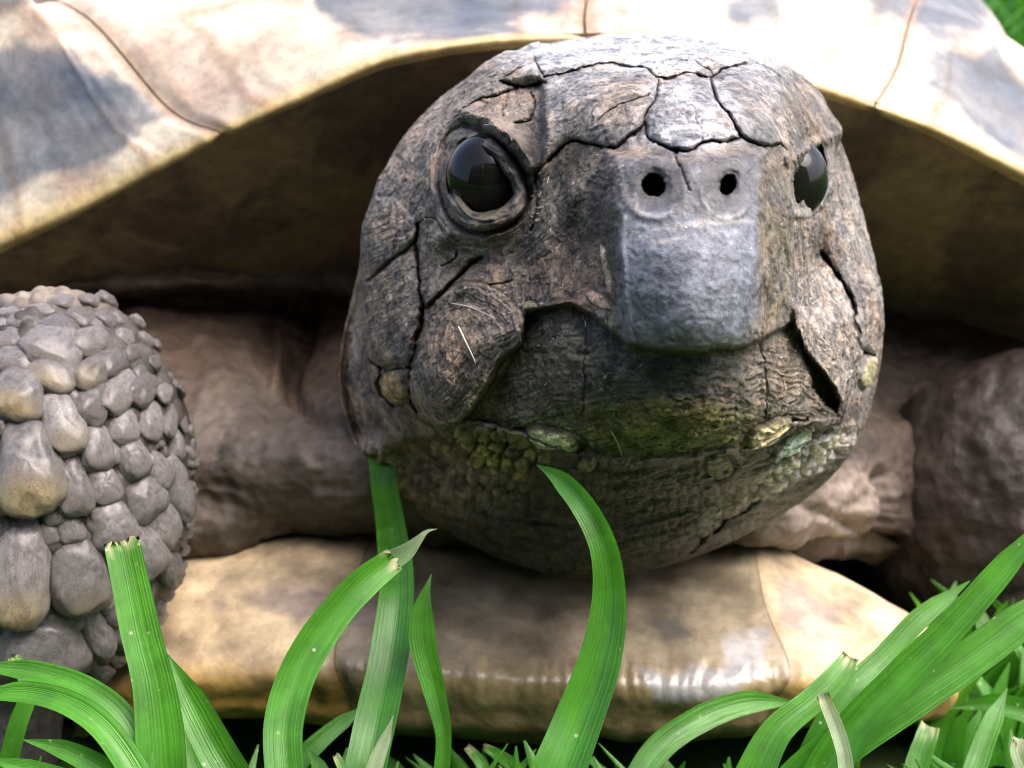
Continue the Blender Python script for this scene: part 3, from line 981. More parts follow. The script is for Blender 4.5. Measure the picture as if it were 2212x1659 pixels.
# plates stand proud of the seams between them
PLATES = [
    ([(1180, 168), (1240, 156), (1296, 145), (1348, 147), (1400, 156), (1424, 176), (1414, 220), (1395, 246), (1383, 278), (1355, 300), (1328, 316), (1295, 314), (1254, 304), (1227, 310), (1203, 326), (1184, 344), (1178, 260)], .045, 16, 1.0),
    ([(1430, 178), (1460, 171), (1493, 163), (1530, 176), (1538, 203), (1556, 235), (1578, 262), (1594, 290), (1592, 300), (1562, 307), (1540, 306), (1514, 312), (1493, 325), (1460, 325), (1428, 311), (1402, 297), (1397, 270), (1402, 250), (1418, 222)], .055, 16, 1.12),
    ([(1536, 176), (1560, 158), (1600, 147), (1650, 145), (1674, 162), (1686, 222), (1697, 266), (1700, 318), (1680, 309), (1652, 316), (1626, 303), (1600, 286), (1582, 258), (1560, 230), (1545, 203)], .045, 16, 1.05),
    ([(1240, 108), (1180, 160), (1240, 150), (1296, 138), (1350, 140), (1402, 150), (1428, 168), (1460, 140), (1500, 136), (1528, 150), (1556, 150), (1597, 140), (1650, 136), (1640, 110), (1560, 70), (1300, 70)], .04, 14, 1.15),
    ([(1430, 168), (1462, 143), (1500, 139), (1526, 153), (1528, 168), (1493, 155), (1460, 164)], .03, 8, 1.1),
    ([(1690, 172), (1706, 190), (1760, 252), (1790, 285), (1745, 310), (1712, 330), (1703, 266), (1695, 222)], .04, 12, .95),
    ([(1655, 138), (1700, 150), (1745, 195), (1760, 245), (1708, 182), (1680, 156)], .035, 10, 1.05),
    ([(1160, 118), (1240, 105), (1180, 160), (1172, 160), (1155, 135)], .04, 9, 1.1),
    ([(1088, 168), (1130, 148), (1158, 140), (1172, 166), (1176, 180), (1130, 190), (1092, 180)], .06, 9, 1.25),
    ([(1012, 210), (1040, 187), (1083, 164), (1086, 182), (1118, 190), (1085, 202), (1040, 212), (1004, 232)], .045, 9, 1.15),
    ([(1046, 216), (1085, 208), (1095, 215), (1085, 254), (1062, 240)], .04, 8, 1.0),
    ([(1100, 205), (1146, 205), (1150, 232), (1143, 258), (1115, 266), (1088, 256), (1096, 215)], .045, 9, .9),
    ([(800, 598), (844, 560), (886, 530), (900, 515), (902, 480), (850, 425), (820, 430), (797, 520)], .06, 16, 1.1),
    ([(800, 612), (846, 572), (888, 543), (900, 556), (905, 614), (910, 670), (904, 715), (893, 762), (884, 786), (830, 794), (803, 770)], .06, 16, 1.0),
    ([(908, 556), (925, 520), (958, 500), (985, 540), (1030, 556), (975, 612), (940, 645), (917, 664)], .05, 14, .95),
    ([(825, 802), (884, 796), (884, 850), (866, 880), (845, 872), (828, 840)], .05, 10, 1.0),
    ([(1778, 540), (1806, 587), (1831, 628), (1848, 669), (1856, 710), (1864, 748), (1885, 765), (1896, 690), (1880, 600), (1850, 500), (1800, 470)], .05, 14, 1.05),
]
for pts, amp_, soft_, br in PLATES:
    sp_l = sdpoly_c(U + 5 * jit, V + 5 * jit2, pts, 30)
    ins_ = sstep(-3, 4, sp_l)
    hv += amp_ * ins_ * (0.35 + .65 * (1 - np.exp(-np.maximum(sp_l, 0) / soft_)))
    ptint *= 1 + (br - 1) * ins_
    crack = np.maximum(crack, .28 * np.exp(-((sp_l + 3) / 4) ** 2))
warmz = np.clip(sstep(1345, 1300, U) * sstep(430, 560, V) + sstep(-6, 14, slj) + .6 * sstep(0, 8, sfr), 0, 1)
tint *= 1 + warmz[..., None] * (np.array((1.07, 1.0, .91)) - 1)
tint *= ptint[..., None] * np.array((1.29, 1.30, 1.34))
# the jaw's hind edge stands out from the neck
xn = np.interp(V, [400, 420, 520, 600, 770, 840, 930, 1000], [700, 815, 793, 788, 793, 812, 836, 820])
vm = sstep(480, 560, V) * sstep(1000, 920, V)
hv -= vm * 0.45 * sstep(3, -8, U + 4 * jit - xn)
crack = np.maximum(crack, .5 * vm * np.exp(-((U + 4 * jit - xn + 4) / 6) ** 2))

# overall roughness of old horn
rough = np.where(lid > 2, 0, 1) * 1.0
rough = (1 - .4 * sstep(-lidw - 2, -lidw + 6, sel)) * (1 - .6 * below) * (1 - .72 * horn)
hn3 = rough * (0.010 * fbm(hp * 4.5, 3) + 0.0045 * (0.5 - np.abs(fbm(hp * 16 + 3, 3))) * 2 + 0.004 * pnoise(hp * 42))
fl = fbm(hp * 9 + 40, 4)
hn3 += rough * 0.007 * sstep(.02, .06, fl)
tint *= (1 + .22 * rough * sstep(.02, .09, fl))[..., None]
flake = flake * (1 - .45 * below) * (1 - .6 * horn)

lump = 0
for cx, cy, yy, r_, am in ((1052, 160, .1, .16, .055), (1010, 212, .1, .12, .045), (1100, 128, .2, .12, .04), (1160, 108, .3, .10, .05), (1790, 290, .0, .13, .07), (1755, 215, .05, .2, .03), (1805, 340, .1, .12, -.05),
                           (880, 310, .3, .2, .02), (830, 390, .4, .12, .025), (800, 500, .45, .2, .03), (1885, 650, .3, .3, .03), (1868, 800, .2, .12, .03), (1846, 880, .1, .10, .03), (1842, 915, .1, .08, -.04), (1838, 955, .1, .1, .04)):
    lump = lump + am * np.exp(-(((hp - P(cx, cy, yy)) ** 2).sum(-1)) / r_ ** 2)
hn3 = hn3 + lump
hp = hp - vw * (hv * front)[..., None] + hn * (hnm * front + hn3)[..., None]
# soft out-of-sight side keeps its smooth form; the mouth, eye and nostril floors stay inside
hv_verts = hp.reshape(-1, 3)
hf = grid_faces(NG, NG)[:, ::-1]

# ---- loose skin between the legs: a lofted sheet with folds
def loft(rows, nu, nv, sk=None):
    """rows of (vx, vy, y) or raw cm points; smooth across and along"""
    R = np.array([[np.asarray(p) for p in r] for r in rows], float)
    s = np.linspace(0, R.shape[1] - 1, nu)
    t = np.linspace(0, R.shape[0] - 1, nv)
    k = np.arange(R.shape[1]) if sk is None else np.asarray(sk, float)
    s = np.linspace(k[0], k[-1], nu)
    X = np.stack([crspline(k, R[j], s) for j in range(R.shape[0])], 0)
    return crspline(np.arange(R.shape[0]), X, t), s, t       # (nv, nu, 3)


def row(vy, y, xs):
    return [P(x, yy, dd) for x, yy, dd in zip(xs, vy if hasattr(vy, '__len__') else [vy] * len(xs), y if hasattr(y, '__len__') else [y] * len(xs))]


XS = [-200, 150, 430, 620, 820, 1100, 1400, 1700, 1900, 2100, 2450]
DX = np.array([0, 0, 0, 0, 0, 0, 0, .2, .9, 1.3, 1.3])
SK = [
    row(430, np.array([4.6] * 11) + DX, XS),
    row(600, np.array([3.2, 3.0, 3.2, 3.8, 4.0, 4.0, 4.0, 4.0, 3.8, 3.6, 3.8]) + DX, XS),
    row([640, 650, 655, 690, 700, 760, 760, 760, 760, 740, 740], np.array([2.9, 3.2, 3.8, 4.4, 4.0, 2.6, 2.6, 2.6, 3.0, 3.0, 3.2]) + DX, XS),
    row([740, 740, 745, 790, 800, 860, 860, 860, 880, 860, 860], np.array([2.6, 2.6, 2.7, 3.1, 2.2, 1.8, 1.8, 1.8, 2.3, 2.6, 2.8]) + DX, XS),
    row(950, np.array([2.0, 1.9, 1.55, 1.4, 1.2, 1.3, 1.3, 1.3, 1.6, 2.3, 2.5]) + DX, XS),
    row([1080, 1080, 1080, 1080, 1080, 1080, 1080, 1090, 1090, 1090, 1090], np.array([1.9, 1.8, 1.45, 1.25, 1.1, 1.1, 1.1, 1.0, 1.25, 2.0, 2.3]) + DX, XS),
    row([1190, 1190, 1190, 1150, 1145, 1165, 1165, 1170, 1180, 1200, 1200], np.array([2.0, 1.9, 1.55, 1.5, 1.4, 1.4, 1.4, 1.25, 1.5, 2.1, 2.4]) + DX, XS),
    row([1260, 1260, 1240, 1200, 1190, 1210, 1210, 1215, 1230, 1260, 1300], np.array([2.7, 2.6, 2.4, 2.3, 2.2, 2.2, 2.2, 2.1, 2.2, 2.6, 2.8]) + DX, XS),
]
sp_, ss, tt = loft(SK, 260, 220)
sn = grid_normals(sp_)
if sn[..., 1].mean() > 0:
    sn = -sn
su, sv = proj(sp_)
fold = fbm(np.stack([su / 150, sv / 260, su * 0], -1), 4)
sp_ = sp_ + sn * (0.13 * fold + 0.035 * fbm(sp_ * 5, 3) + 0.05 * (.4 - np.abs(fbm(np.stack([sp_[..., 0] * 1.2, sp_[..., 1], sp_[..., 2] * 3.2], -1), 3)) * 2))[..., None]
for pts, w, dep in (([(655, 660), (665, 720), (630, 790), (640, 860), (690, 900)], 16, .16), ([(590, 690), (600, 760), (590, 850)], 14, -.10),
                    ([(1600, 1190), (1700, 1200), (1860, 1195), (1960, 1180)], 12, .2), ([(1640, 1080), (1760, 1100), (1860, 1150)], 16, .05), ([(1905, 1030), (1925, 1110), (1900, 1180)], 18, .15)):
    d = pdist(su, sv, smoothpoly(pts, 4))
    sp_ = sp_ - sn * (dep * np.exp(-(d / w) ** 2))[..., None]
stint = np.empty(su.shape + (3,))
stint[:] = (0.075, 0.050, 0.036)
lo = sstep(770, 930, sv + 70 * fold) * sstep(1000, 800, su)
stint += lo[..., None] * (np.array((0.100, 0.079, 0.064)) - stint)
dk = sstep(1500, 1700, su)
stint += dk[..., None] * (np.array((0.042, 0.029, 0.022)) - stint)  # right-hand skin darkened, shade under the shell put into the tint
pk = sstep(1560, 1660, su) * sstep(1960, 1880, su) * sstep(980, 1030, sv)
stint += pk[..., None] * (np.array((0.21, 0.165, 0.138)) - stint)
SKV = sp_.reshape(-1, 3)
SKF = grid_faces(220, 260)


def ellipsoid(c, r, nu=160, nv=160):
    t = np.linspace(0.001, math.pi - 0.001, nv)
    p_ = np.linspace(0, 2 * math.pi, nu)
    T, PP = np.meshgrid(t, p_, indexing='ij')
    d = np.stack([np.sin(T) * np.cos(PP), np.sin(T) * np.sin(PP), np.cos(T)], -1)
    return c + d * r, d


LEG_C = P(112, 1015, 0.45)
LEG_R = np.array([0.885, 0.95, 1.15])
LEG_L = np.array([0.885, 0.95, 1.38])              # the forearm's lower half is longer
lp, ld = ellipsoid(LEG_C, LEG_R)
lp = np.where(ld[..., 2:] < 0, LEG_C + ld * LEG_L, lp)
ln = ld / np.where(ld[..., 2:] < 0, LEG_L, LEG_R)
ln /= np.linalg.norm(ln, axis=-1, keepdims=True)
lu, lv = proj(lp)
f1, f2, idn = worley(lu * 1.0, lv * .8, 30, .8, 5)
lp = lp + ln * (0.05 * fbm(lp * 2.2, 3) + 0.055 * np.clip(1 - 1.5 * f1 * f1, 0, 1) * sstep(.2, -.4, ld[..., 1]))[..., None]
ltint = np.empty(lu.shape + (3,))
ltint[:] = (0.055, 0.047, 0.043)
ltint *= (0.8 + .6 * idn)[..., None]
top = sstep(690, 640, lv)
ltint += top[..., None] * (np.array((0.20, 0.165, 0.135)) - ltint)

RLEG_C = P(2245, 1120, 3.3)
rp, rd = ellipsoid(RLEG_C, np.array([1.5, 1.1, 1.45]))
rn = rd / np.array([1.5, 1.1, 1.45])
rn /= np.linalg.norm(rn, axis=-1, keepdims=True)
ru, rv = proj(rp)
f1, f2, idn2 = worley(ru + 30 * fbm(rp * 1.5, 2), rv * .8, 52, 1.0, 8)
rp = rp + rn * (0.06 * fbm(rp * 2, 3) + 0.05 * idn2 * np.clip(1 - 1.9 * f1 * f1, 0, 1) * sstep(.2, -.4, rd[..., 1]))[..., None]
rtint = np.empty(ru.shape + (3,))
rtint[:] = (0.030, 0.021, 0.017)  # very dark tint carries the shadow this leg stands in
rtint *= (0.8 + .4 * idn2)[..., None]

# forearms run on to the ground
def tube_leg(c, r, foot):
    k = 40
    t = np.linspace(0, 1, k)[:, None]
    path = np.asarray(c) * (1 - t) + np.asarray(foot) * t
    a_ = np.linspace(0, 2 * math.pi, 48)
    rad_ = np.interp(t[:, 0], [0, .7, .9, 1], [r, r * .92, r * .98, r * .7])
    pts = path[:, None, :] + rad_[:, None, None] * np.stack([np.cos(a_), np.sin(a_), 0 * a_], -1)[None]
    pts = pts + 0.04 * fbm(pts * 3, 3)[..., None]
    return pts


FOOT_L = np.array([P(-60, 1500, 0.3)[0], 0.15, ground_z(0.15)])
FOOT_R = np.array([P(2290, 1500, 3.4)[0], 3.3, ground_z(3.3)])
tl = tube_leg(LEG_C + np.array([-.25, 0.2, 0]), 0.5, FOOT_L)
tr_ = tube_leg(RLEG_C, 0.85, FOOT_R)

parts = [(hv_verts, hf, 0, tint.reshape(-1, 3), crack.ravel() * front.ravel(), flake.ravel(), horn.ravel()),
         (SKV, SKF, 1, stint.reshape(-1, 3), None, None, None),
         (lp.reshape(-1, 3), grid_faces(160, 160), 1, ltint.reshape(-1, 3), None, None, None),
         (rp.reshape(-1, 3), grid_faces(160, 160), 1, rtint.reshape(-1, 3), None, None, None),
         (tl.reshape(-1, 3), grid_faces(40, 48), 1, np.tile((0.05, 0.044, 0.04), (40 * 48, 1)), None, None, None),
         (tr_.reshape(-1, 3), grid_faces(40, 48), 1, np.tile((0.06, 0.042, 0.034), (40 * 48, 1)), None, None, None)]
off, bv, bf, bm, bt, bc, bk, bh = 0, [], [], [], [], [], [], []
for v_, f_, m_, t_, c_, k_, h_ in parts:
    bh.append(np.zeros(len(v_)) if h_ is None else h_)
    bv.append(v_)
    bf.append(f_ + off)
    bm.append(np.full(len(f_), m_))
    bt.append(t_)
    bc.append(np.zeros(len(v_)) if c_ is None else c_)
    bk.append(np.zeros(len(v_)) if k_ is None else k_)
    off += len(v_)
body = mk('body', np.concatenate(bv), np.concatenate(bf), [M_HEAD, M_SKIN], tortoise,
          {'tint': np.concatenate(bt), 'crack': np.concatenate(bc), 'flake': np.concatenate(bk), 'horn': np.concatenate(bh)}, np.concatenate(bm))

# ---- dead skin and straw dust standing off the head: too fine to count
hn2 = normals_out(hp).reshape(-1, 3)
hpf = hp.reshape(-1, 3)
fU, fV = U.ravel(), V.ravel()
wgt = 0.12 * flake.ravel() + .0
for cx, cy, rx, ry, ww in ((1110, 640, 60, 40, 2.2), (1160, 520, 35, 130, 1.3), (1735, 590, 40, 90, 1.6), (1150, 380, 30, 120, 1.0), (1690, 330, 25, 60, 1.2), (1280, 610, 60, 70, 1.0), (1000, 880, 60, 40, .9), (1700, 830, 80, 70, .8), (1110, 240, 60, 50, 1.0)):
    wgt = wgt + ww * np.exp(-((fU - cx) / rx) ** 2 - ((fV - cy) / ry) ** 2)
fc = -(hn2 * vw.reshape(-1, 3)).sum(1)
wgt = wgt * (fc > .25) * (1 - sstep(-45, -30, sel)).ravel() * (1 - sstep(-30, -20, ser)).ravel() * (fV < 960) * (1 - .8 * horn.ravel()) * (crack.ravel() < .5)
pick = rng.choice(len(wgt), 2400, p=wgt / wgt.sum())
fv_, ff_, ft_ = [], [], []
for i, j in enumerate(pick):
    p0, n0 = hpf[j], hn2[j]
    t0 = np.cross(n0, rng.normal(size=3))
    t0 /= np.linalg.norm(t0)
    b0 = np.cross(n0, t0)
    L_, w_ = rng.uniform(.005, .020) * (1 + (rng.random() < .05)), rng.uniform(.0025, .008)
    cu, lf = rng.uniform(-.5, .5), rng.uniform(.2, .7)
    for k_ in range(3):
        q_ = k_ / 2
        c_ = p0 + n0 * (.001 + L_ * lf * q_ * q_) + t0 * L_ * q_ + b0 * L_ * cu * q_ * q_
        fv_ += [c_ - b0 * w_ * .5 * (1 - .6 * q_), c_ + b0 * w_ * .5 * (1 - .6 * q_)]
    o_ = 6 * i
    ff_ += [(o_, o_ + 1, o_ + 3, o_ + 2), (o_ + 2, o_ + 3, o_ + 5, o_ + 4)]
    col_ = np.array(((.40, .36, .31), (.34, .25, .16), (.50, .46, .40), (.22, .17, .13))[rng.integers(4)])
    ft_ += [col_] * 6
MF = NT('dry_flake')
M_FLAKE = MF.fin(MF.attr('tint', True), .7, .3)
flk = mk('skin_flakes', np.array(fv_), np.array(ff_), M_FLAKE, body, {'tint': np.array(ft_)})
tag(flk, kind='stuff')


def face_depth(vx, vy, lift=.01):
    k_ = (np.abs(fU - vx) < 5) & (np.abs(fV - vy) < 5) & (fc > 0)
    return hpf[k_, 1].min() - lift


def fibre(pts, r, label, mat, lifts=None):
    pts = np.array(pts, float)
    lifts = lifts or [.012] * len(pts)
    c3 = []
    for (x, y), l_ in zip(pts, lifts):
        c3.append(P(x, y, face_depth(x, y, l_) if l_ < .5 else l_ - 1))
    c = crspline(np.arange(len(c3)), np.array(c3), np.linspace(0, len(c3) - 1, 24))
    a_ = np.linspace(0, 2 * math.pi, 7)
    rr_ = r * np.linspace(1, .4, 24)
    ring_ = np.stack([np.cos(a_), 0 * a_, np.sin(a_)], -1)
    v_ = c[:, None] + ring_[None] * rr_[:, None, None]
    o = mk('plant_fibre', v_.reshape(-1, 3), grid_faces(24, 7), mat, None, origin=c[0])
    return tag(o, label, 'plant fibre', 'loose fibres stuck to the face')


M_STRAW = mat_simple('straw', (0.5, 0.48, 0.40), (0.62, 0.6, 0.52), 8, .6, .01)
M_HAIR = mat_simple('dark_fibre', (0.10, 0.09, 0.08), (0.16, 0.14, 0.12), 8, .6, .01)
fibre([(991, 707), (1006, 738), (1019, 765), (1027, 784)], .0055, 'short white straw stuck across the flap of scale at the mouth corner', M_STRAW)
fibre([(1320, 931), (1333, 955), (1344, 985)], .004, 'thin pale fibre hanging on the chin above the tip of the large curved blade', M_STRAW)
fibre([(975, 655), (1010, 662), (1050, 678), (1072, 690)], .003, 'fine hair lying above the flap of scale at the mouth corner', M_STRAW)

# ---- eyes
def head_depth(vx, vy):
    """depth of the head form at a measured point, before sculpting"""
    lo_, hi_ = -2.5, 1.0
    ys = np.linspace(lo_, hi_, 400)
    pts = np.array([P(vx, vy, y) for y in ys]) - C0
    r_ = np.linalg.norm(pts, axis=1)
    d_ = pts / r_[:, None]
    f_ = kern(d_, ad) @ sol[:nA] + sol[nA] + d_ @ sol[nA + 1:]
    i_ = np.argmax(f_ >= r_)
    return ys[i_]


def eyeball(vx, vy, y, r):
    c = P(vx, vy, y)
    p_, d_ = ellipsoid(c, np.array([r, r, r * 1.05]), 64, 48)
    return mk('eye', p_.reshape(-1, 3), grid_faces(48, 64), M_EYE, tortoise, origin=c)


eyeball(1058, 388, head_depth(1048, 388) + 0.30, 0.252)
eyeball(1697, 388, -0.46, 0.238)

# ---- scales on the near foreleg: one object each, four shared shapes
def pebble(k):
    r_ = np.random.default_rng(40 + k)
    t = np.linspace(0.0, math.pi, 22)
    p_ = np.linspace(0, 2 * math.pi, 33)
    T, PP = np.meshgrid(t, p_, indexing='ij')
    ct, st = np.cos(T), np.sin(T)
    e = 0.74
    sx = np.sign(np.cos(PP)) * np.abs(np.cos(PP)) ** e
    sy = np.sign(np.sin(PP)) * np.abs(np.sin(PP)) ** e
    x, y, z = np.sign(st) * np.abs(st) ** .8 * sx, np.sign(st) * np.abs(st) ** .8 * sy, ct
    p3 = np.stack([x, y, z], -1)
    w_ = 1 + 0.22 * fbm(p3 * 1.2 + 7 * k, 3)[..., None] + 0.07 * fbm(p3 * 4 + 3 * k, 3)[..., None]
    p3 = p3 * w_
    p3[..., 0] *= 1 - 0.18 * p3[..., 1]
    p3[:, -1] = p3[:, 0]
    tip = sstep(-0.05, -0.8, p3[..., 1]) * sstep(-.2, .4, p3[..., 2]) * (1 - .5 * np.abs(p3[..., 0]))
    me = raw_mesh('leg_scale', p3.reshape(-1, 3) * S, grid_faces(22, 33))
    me.materials.append(M_SCALE)
    at = me.attributes.new('tipmask', 'FLOAT', 'POINT')
    at.data.foreach_set('value', tip.ravel().astype(np.float32))
    return me


PEB = [pebble(k) for k in range(6)]


def on_leg(vx, vy):
    d_ = P(vx, vy, 0) - CAM
    d_ /= np.linalg.norm(d_)
    for LR_, low in ((LEG_R, False), (LEG_L, True)):
        o_ = (CAM - LEG_C) / LR_
        dd = d_ / LR_
        A, B, C = dd @ dd, 2 * o_ @ dd, o_ @ o_ - 1
        disc = B * B - 4 * A * C
        if disc < 0:
            continue
        t = (-B - math.sqrt(disc)) / (2 * A)
        p = CAM + d_ * t
        if (p[2] < LEG_C[2]) == low:
            nn = (p - LEG_C) / LR_ ** 2
            return p, nn / np.linalg.norm(nn)
    return None


def leg_scale(vx, vy, w, h, ang, lift=0.35, k=0, amber=0.0):
    r_ = on_leg(vx, vy)
    if r_ is None:
        return
    p, nn = r_
    d = D + p[1]
    hw, hh = w / F * d / 2, h / F * d / 2
    th = 0.74 * min(hw, hh)
    a_ = math.radians(ang)
    # long axis on the picture plane, laid onto the surface
    ax = np.array([math.cos(a_), 0, -math.sin(a_)])
    ax = ax - nn * (ax @ nn)
    ax /= np.linalg.norm(ax)
    ay = np.cross(nn, ax)
    tilt = 0.28
    n2 = nn * math.cos(tilt) + ay * math.sin(tilt)
    ay2 = ay * math.cos(tilt) - nn * math.sin(tilt)
    # foreshortening: undo so the scale keeps its measured size
    fx = hw * 1.11
    fy = hh * 1.11 / max(0.55, abs(np.linalg.norm(np.array([ay2[0], ay2[2]]))))
    c = p + nn * th * lift
    Mx = np.stack([Wdir(ax) * fx, Wdir(ay2) * fy, Wdir(n2) * th * 1.25], 1)
    o = bpy.data.objects.new('leg_scale', PEB[k % 6])
    COL.objects.link(o)
    o.parent = tortoise
    m4 = Matrix([list(Mx[i]) + [float(W(c)[i] - WLOC['tortoise'][i])] for i in range(3)] + [[0, 0, 0, 1]])
    o.matrix_local = m4
    o.color = (amber, 0, 0, 1)


Z = 0.3333
LS = [  # measured on an enlargement of the leg: cx, cy, w, h, angle
    (80, 372, 200, 78, -3), (295, 362, 215, 85, 4), (525, 410, 170, 125, 18), (685, 425, 140, 120, 25), (10, 462, 130, 90, 0), (165, 435, 215, 105, 0), (385, 465, 200, 130, 14),
    (60, 550, 215, 125, 4), (365, 600, 350, 210, 20), (575, 570, 190, 180, 38), (720, 690, 150, 190, 30), (110, 690, 275, 165, 6), (362, 765, 300, 200, 22), (605, 755, 190, 220, 30),
    (590, 955, 205, 250, 12), (760, 885, 185, 220, 22), (905, 870, 170, 190, 25), (130, 915, 320, 290, 14), (395, 1085, 250, 400, -18), (605, 1235, 215, 310, -10), (780, 1110, 185, 240, -5),
    (950, 1070, 175, 240, 0), (200, 1365, 370, 560, -6), (450, 1480, 230, 400, -10), (655, 1480, 200, 250, -8), (835, 1310, 215, 270, -20), (985, 1390, 190, 250, -20), (1110, 1400, 140, 250, -8),
    (905, 1570, 270, 260, -15), (10, 1060, 130, 220, 0), (20, 1400, 150, 500, 0), (850, 640, 120, 150, 30), (800, 540, 120, 130, 30), (930, 560, 110, 130, 30), (990, 700, 100, 150, 25),
    (1050, 880, 110, 180, 10), (1080, 1060, 110, 190, 5), (1130, 1220, 110, 190, 0), (1010, 480, 110, 130, 35), (1090, 620, 80, 150, 20), (1160, 900, 70, 190, 5), (1180, 1080, 60, 200, 0),
    (1150, 740, 80, 160, 12), (620, 460, 110, 90, 20), (760, 420, 110, 100, 22), (880, 450, 100, 110, 28), (470, 905, 120, 130, 0), (700, 1270, 130, 160, 0),
]
for k, (x, y, w, h, an) in enumerate(LS):
    leg_scale(x * Z, 553 + y * Z, w * Z, h * Z, an, 0.35, k, {(130, 915): 1.0, (200, 1365): 1.0, (395, 1085): .35, (362, 765): .5, (605, 755): .4, (600, 1235): .2, (20, 1400): .6}.get((x, y), 0))
for k, (x, y, w, h, an) in enumerate([(47, 1228, 118, 235, 6), (166, 1239, 112, 160, -4), (206, 1356, 58, 120, -2), (86, 1385, 170, 140, 10), (292, 1180, 92, 130, -15), (235, 1130, 90, 110, -10),
                                      (268, 1262, 66, 110, -8), (330, 1120, 80, 120, -12), (375, 1060, 60, 120, -5), (340, 1210, 56, 110, -10), (125, 1330, 60, 60, 0), (240, 1300, 50, 90, 0)]):
    leg_scale(x, y, w, h, an, 0.35, k + 1, 1.0 if x == 47 else .3 if x == 166 else 0)

taken = [(x * Z, 553 + y * Z, w * Z / 2, h * Z / 2) for x, y, w, h, an in LS] + [(47, 1228, 59, 118), (166, 1239, 56, 80), (86, 1385, 85, 70), (206, 1356, 29, 60), (292, 1180, 46, 65)]
kk = 0
for _ in range(6000):
    x, y = rng.uniform(-10, 415), rng.uniform(655, 1480)
    sz = np.interp(x, [0, 200, 300, 410], [26, 22, 17, 11]) * rng.uniform(.75, 1.2)
    if on_leg(x, y) is None or any(((x - a_) / (w_ + sz * .55)) ** 2 + ((y - b_) / (h_ + sz * .55)) ** 2 < 1 for a_, b_, w_, h_ in taken):
        continue
    taken.append((x, y, sz, sz * 1.15))
    leg_scale(x, y, sz * 2, sz * 2.5, -8 + 20 * (y < 800), .3, kk)
    kk += 1
    if kk >= 110:
        break

# ---- carapace
Bc0 = np.array([0.3, 2.0, -1.2])
BK, UP = np.array([0, CP, SP]), np.array([0, -SP, CP])
SKN = [-1, 0, .5, 1, 1.25, 1.5, 1.75, 2, 2.33, 2.66, 3, 3.5, 4, 5]
RIM = [(-620, 1050, 4.4), (-150, 628, 2.6), (200, 445, 2.2), (478, 296, 1.9), (640, 226, 1.75), (830, 146, 1.65), (1040, 107, 1.6), (1265, 92, 1.6), (1480, 112, 1.65), (1700, 184, 1.75), (1890, 240, 1.9), (2100, 337, 2.2), (2400, 520, 2.8), (2820, 1050, 4.8)]
R1 = [(-640, 1010, 4.35), (-150, 575, 2.47), (200, 415, 2.08), (470, 284, 1.79), (640, 203, 1.64), (830, 123, 1.54), (1040, 86, 1.5), (1267, 80, 1.5), (1480, 85, 1.54), (1700, 155, 1.64), (1893, 223, 1.79), (2105, 308, 2.08), (2400, 478, 2.67), (2840, 1010, 4.75)]
R2 = [(-680, 900, 4.9), (-150, 350, 2.7), (130, 245, 2.35), (360, 230, 2.05), (570, 110, 2.0), (800, 60, 1.95), (1020, 40, 1.9), (1262, 45, 1.9), (1480, 30, 1.95), (1720, 50, 2.05), (1940, 140, 2.3), (2130, 220, 2.6), (2390, 400, 3.2), (2880, 900, 5.3)]
R3 = [(-760, 800, 5.6), (-330, 40, 3.4), (-60, -60, 3.1), (165, 20, 2.9), (480, -60, 2.9), (760, -90, 2.8), (1010, -100, 2.7), (1260, -100, 2.7), (1500, -110, 2.8), (1760, -80, 3.0), (1985, -5, 3.3), (2140, 60, 3.6), (2330, 230, 4.2), (2880, 800, 6.2)]
rows_ = [[P(*p) for p in r] for r in (RIM, R1, R2, R3)]


def arch(t, w, h):
    out = []
    for s_ in SKN:
        al = math.pi * (1 - s_ / 4) if 0 <= s_ <= 4 else (math.pi * 1.14 if s_ < 0 else -math.pi * .14)
        out.append(Bc0 + BK * t + np.array([1, 0, 0]) * w * math.cos(al) * (1.35 if al > 1.6 else 1) + UP * h * math.sin(al) * (.6 if s_ in (-1, 5) else 1))
    return out


rows_ += [arch(4.6, 5.7, 5.3), arch(7.0, 6.4, 5.7), arch(9.6, 5.9, 4.7), arch(11.8, 4.0, 2.8), arch(12.8, 1.0, 0.6)]
CROWS = np.array(rows_)


def cara(s, t):
    X = np.stack([crspline(SKN, CROWS[j], s) for j in range(len(CROWS))], 0)      # (rows, ns, 3)
    return crspline(np.arange(len(CROWS)), X, t)                                  # (nt, ns, 3)


# base shell under the scutes, with the underside of the rim turned inwards
s_ = np.linspace(-1, 5, 240)
t_ = np.linspace(0, 8, 120)
base = cara(s_, t_)
bn = grid_normals(base)
if (bn * (base - (Bc0 + BK * 5))).sum() < 0:
    bn = -bn
base = base - bn * 0.05
rim = base[0]
und = []
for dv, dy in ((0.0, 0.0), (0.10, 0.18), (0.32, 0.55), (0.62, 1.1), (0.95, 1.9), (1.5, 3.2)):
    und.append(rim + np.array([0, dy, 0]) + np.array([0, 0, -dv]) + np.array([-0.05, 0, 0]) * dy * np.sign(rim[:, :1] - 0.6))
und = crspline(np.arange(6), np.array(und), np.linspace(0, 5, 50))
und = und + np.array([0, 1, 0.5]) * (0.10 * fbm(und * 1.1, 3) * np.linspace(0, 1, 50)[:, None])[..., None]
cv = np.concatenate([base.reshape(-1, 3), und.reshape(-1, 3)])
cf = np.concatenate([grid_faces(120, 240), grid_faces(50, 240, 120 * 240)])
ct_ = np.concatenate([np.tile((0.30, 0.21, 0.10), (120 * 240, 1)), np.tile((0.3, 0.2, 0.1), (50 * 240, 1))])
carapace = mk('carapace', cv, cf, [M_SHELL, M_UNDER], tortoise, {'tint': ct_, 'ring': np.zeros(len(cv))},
              np.concatenate([np.zeros(119 * 239), np.ones(49 * 239)]))

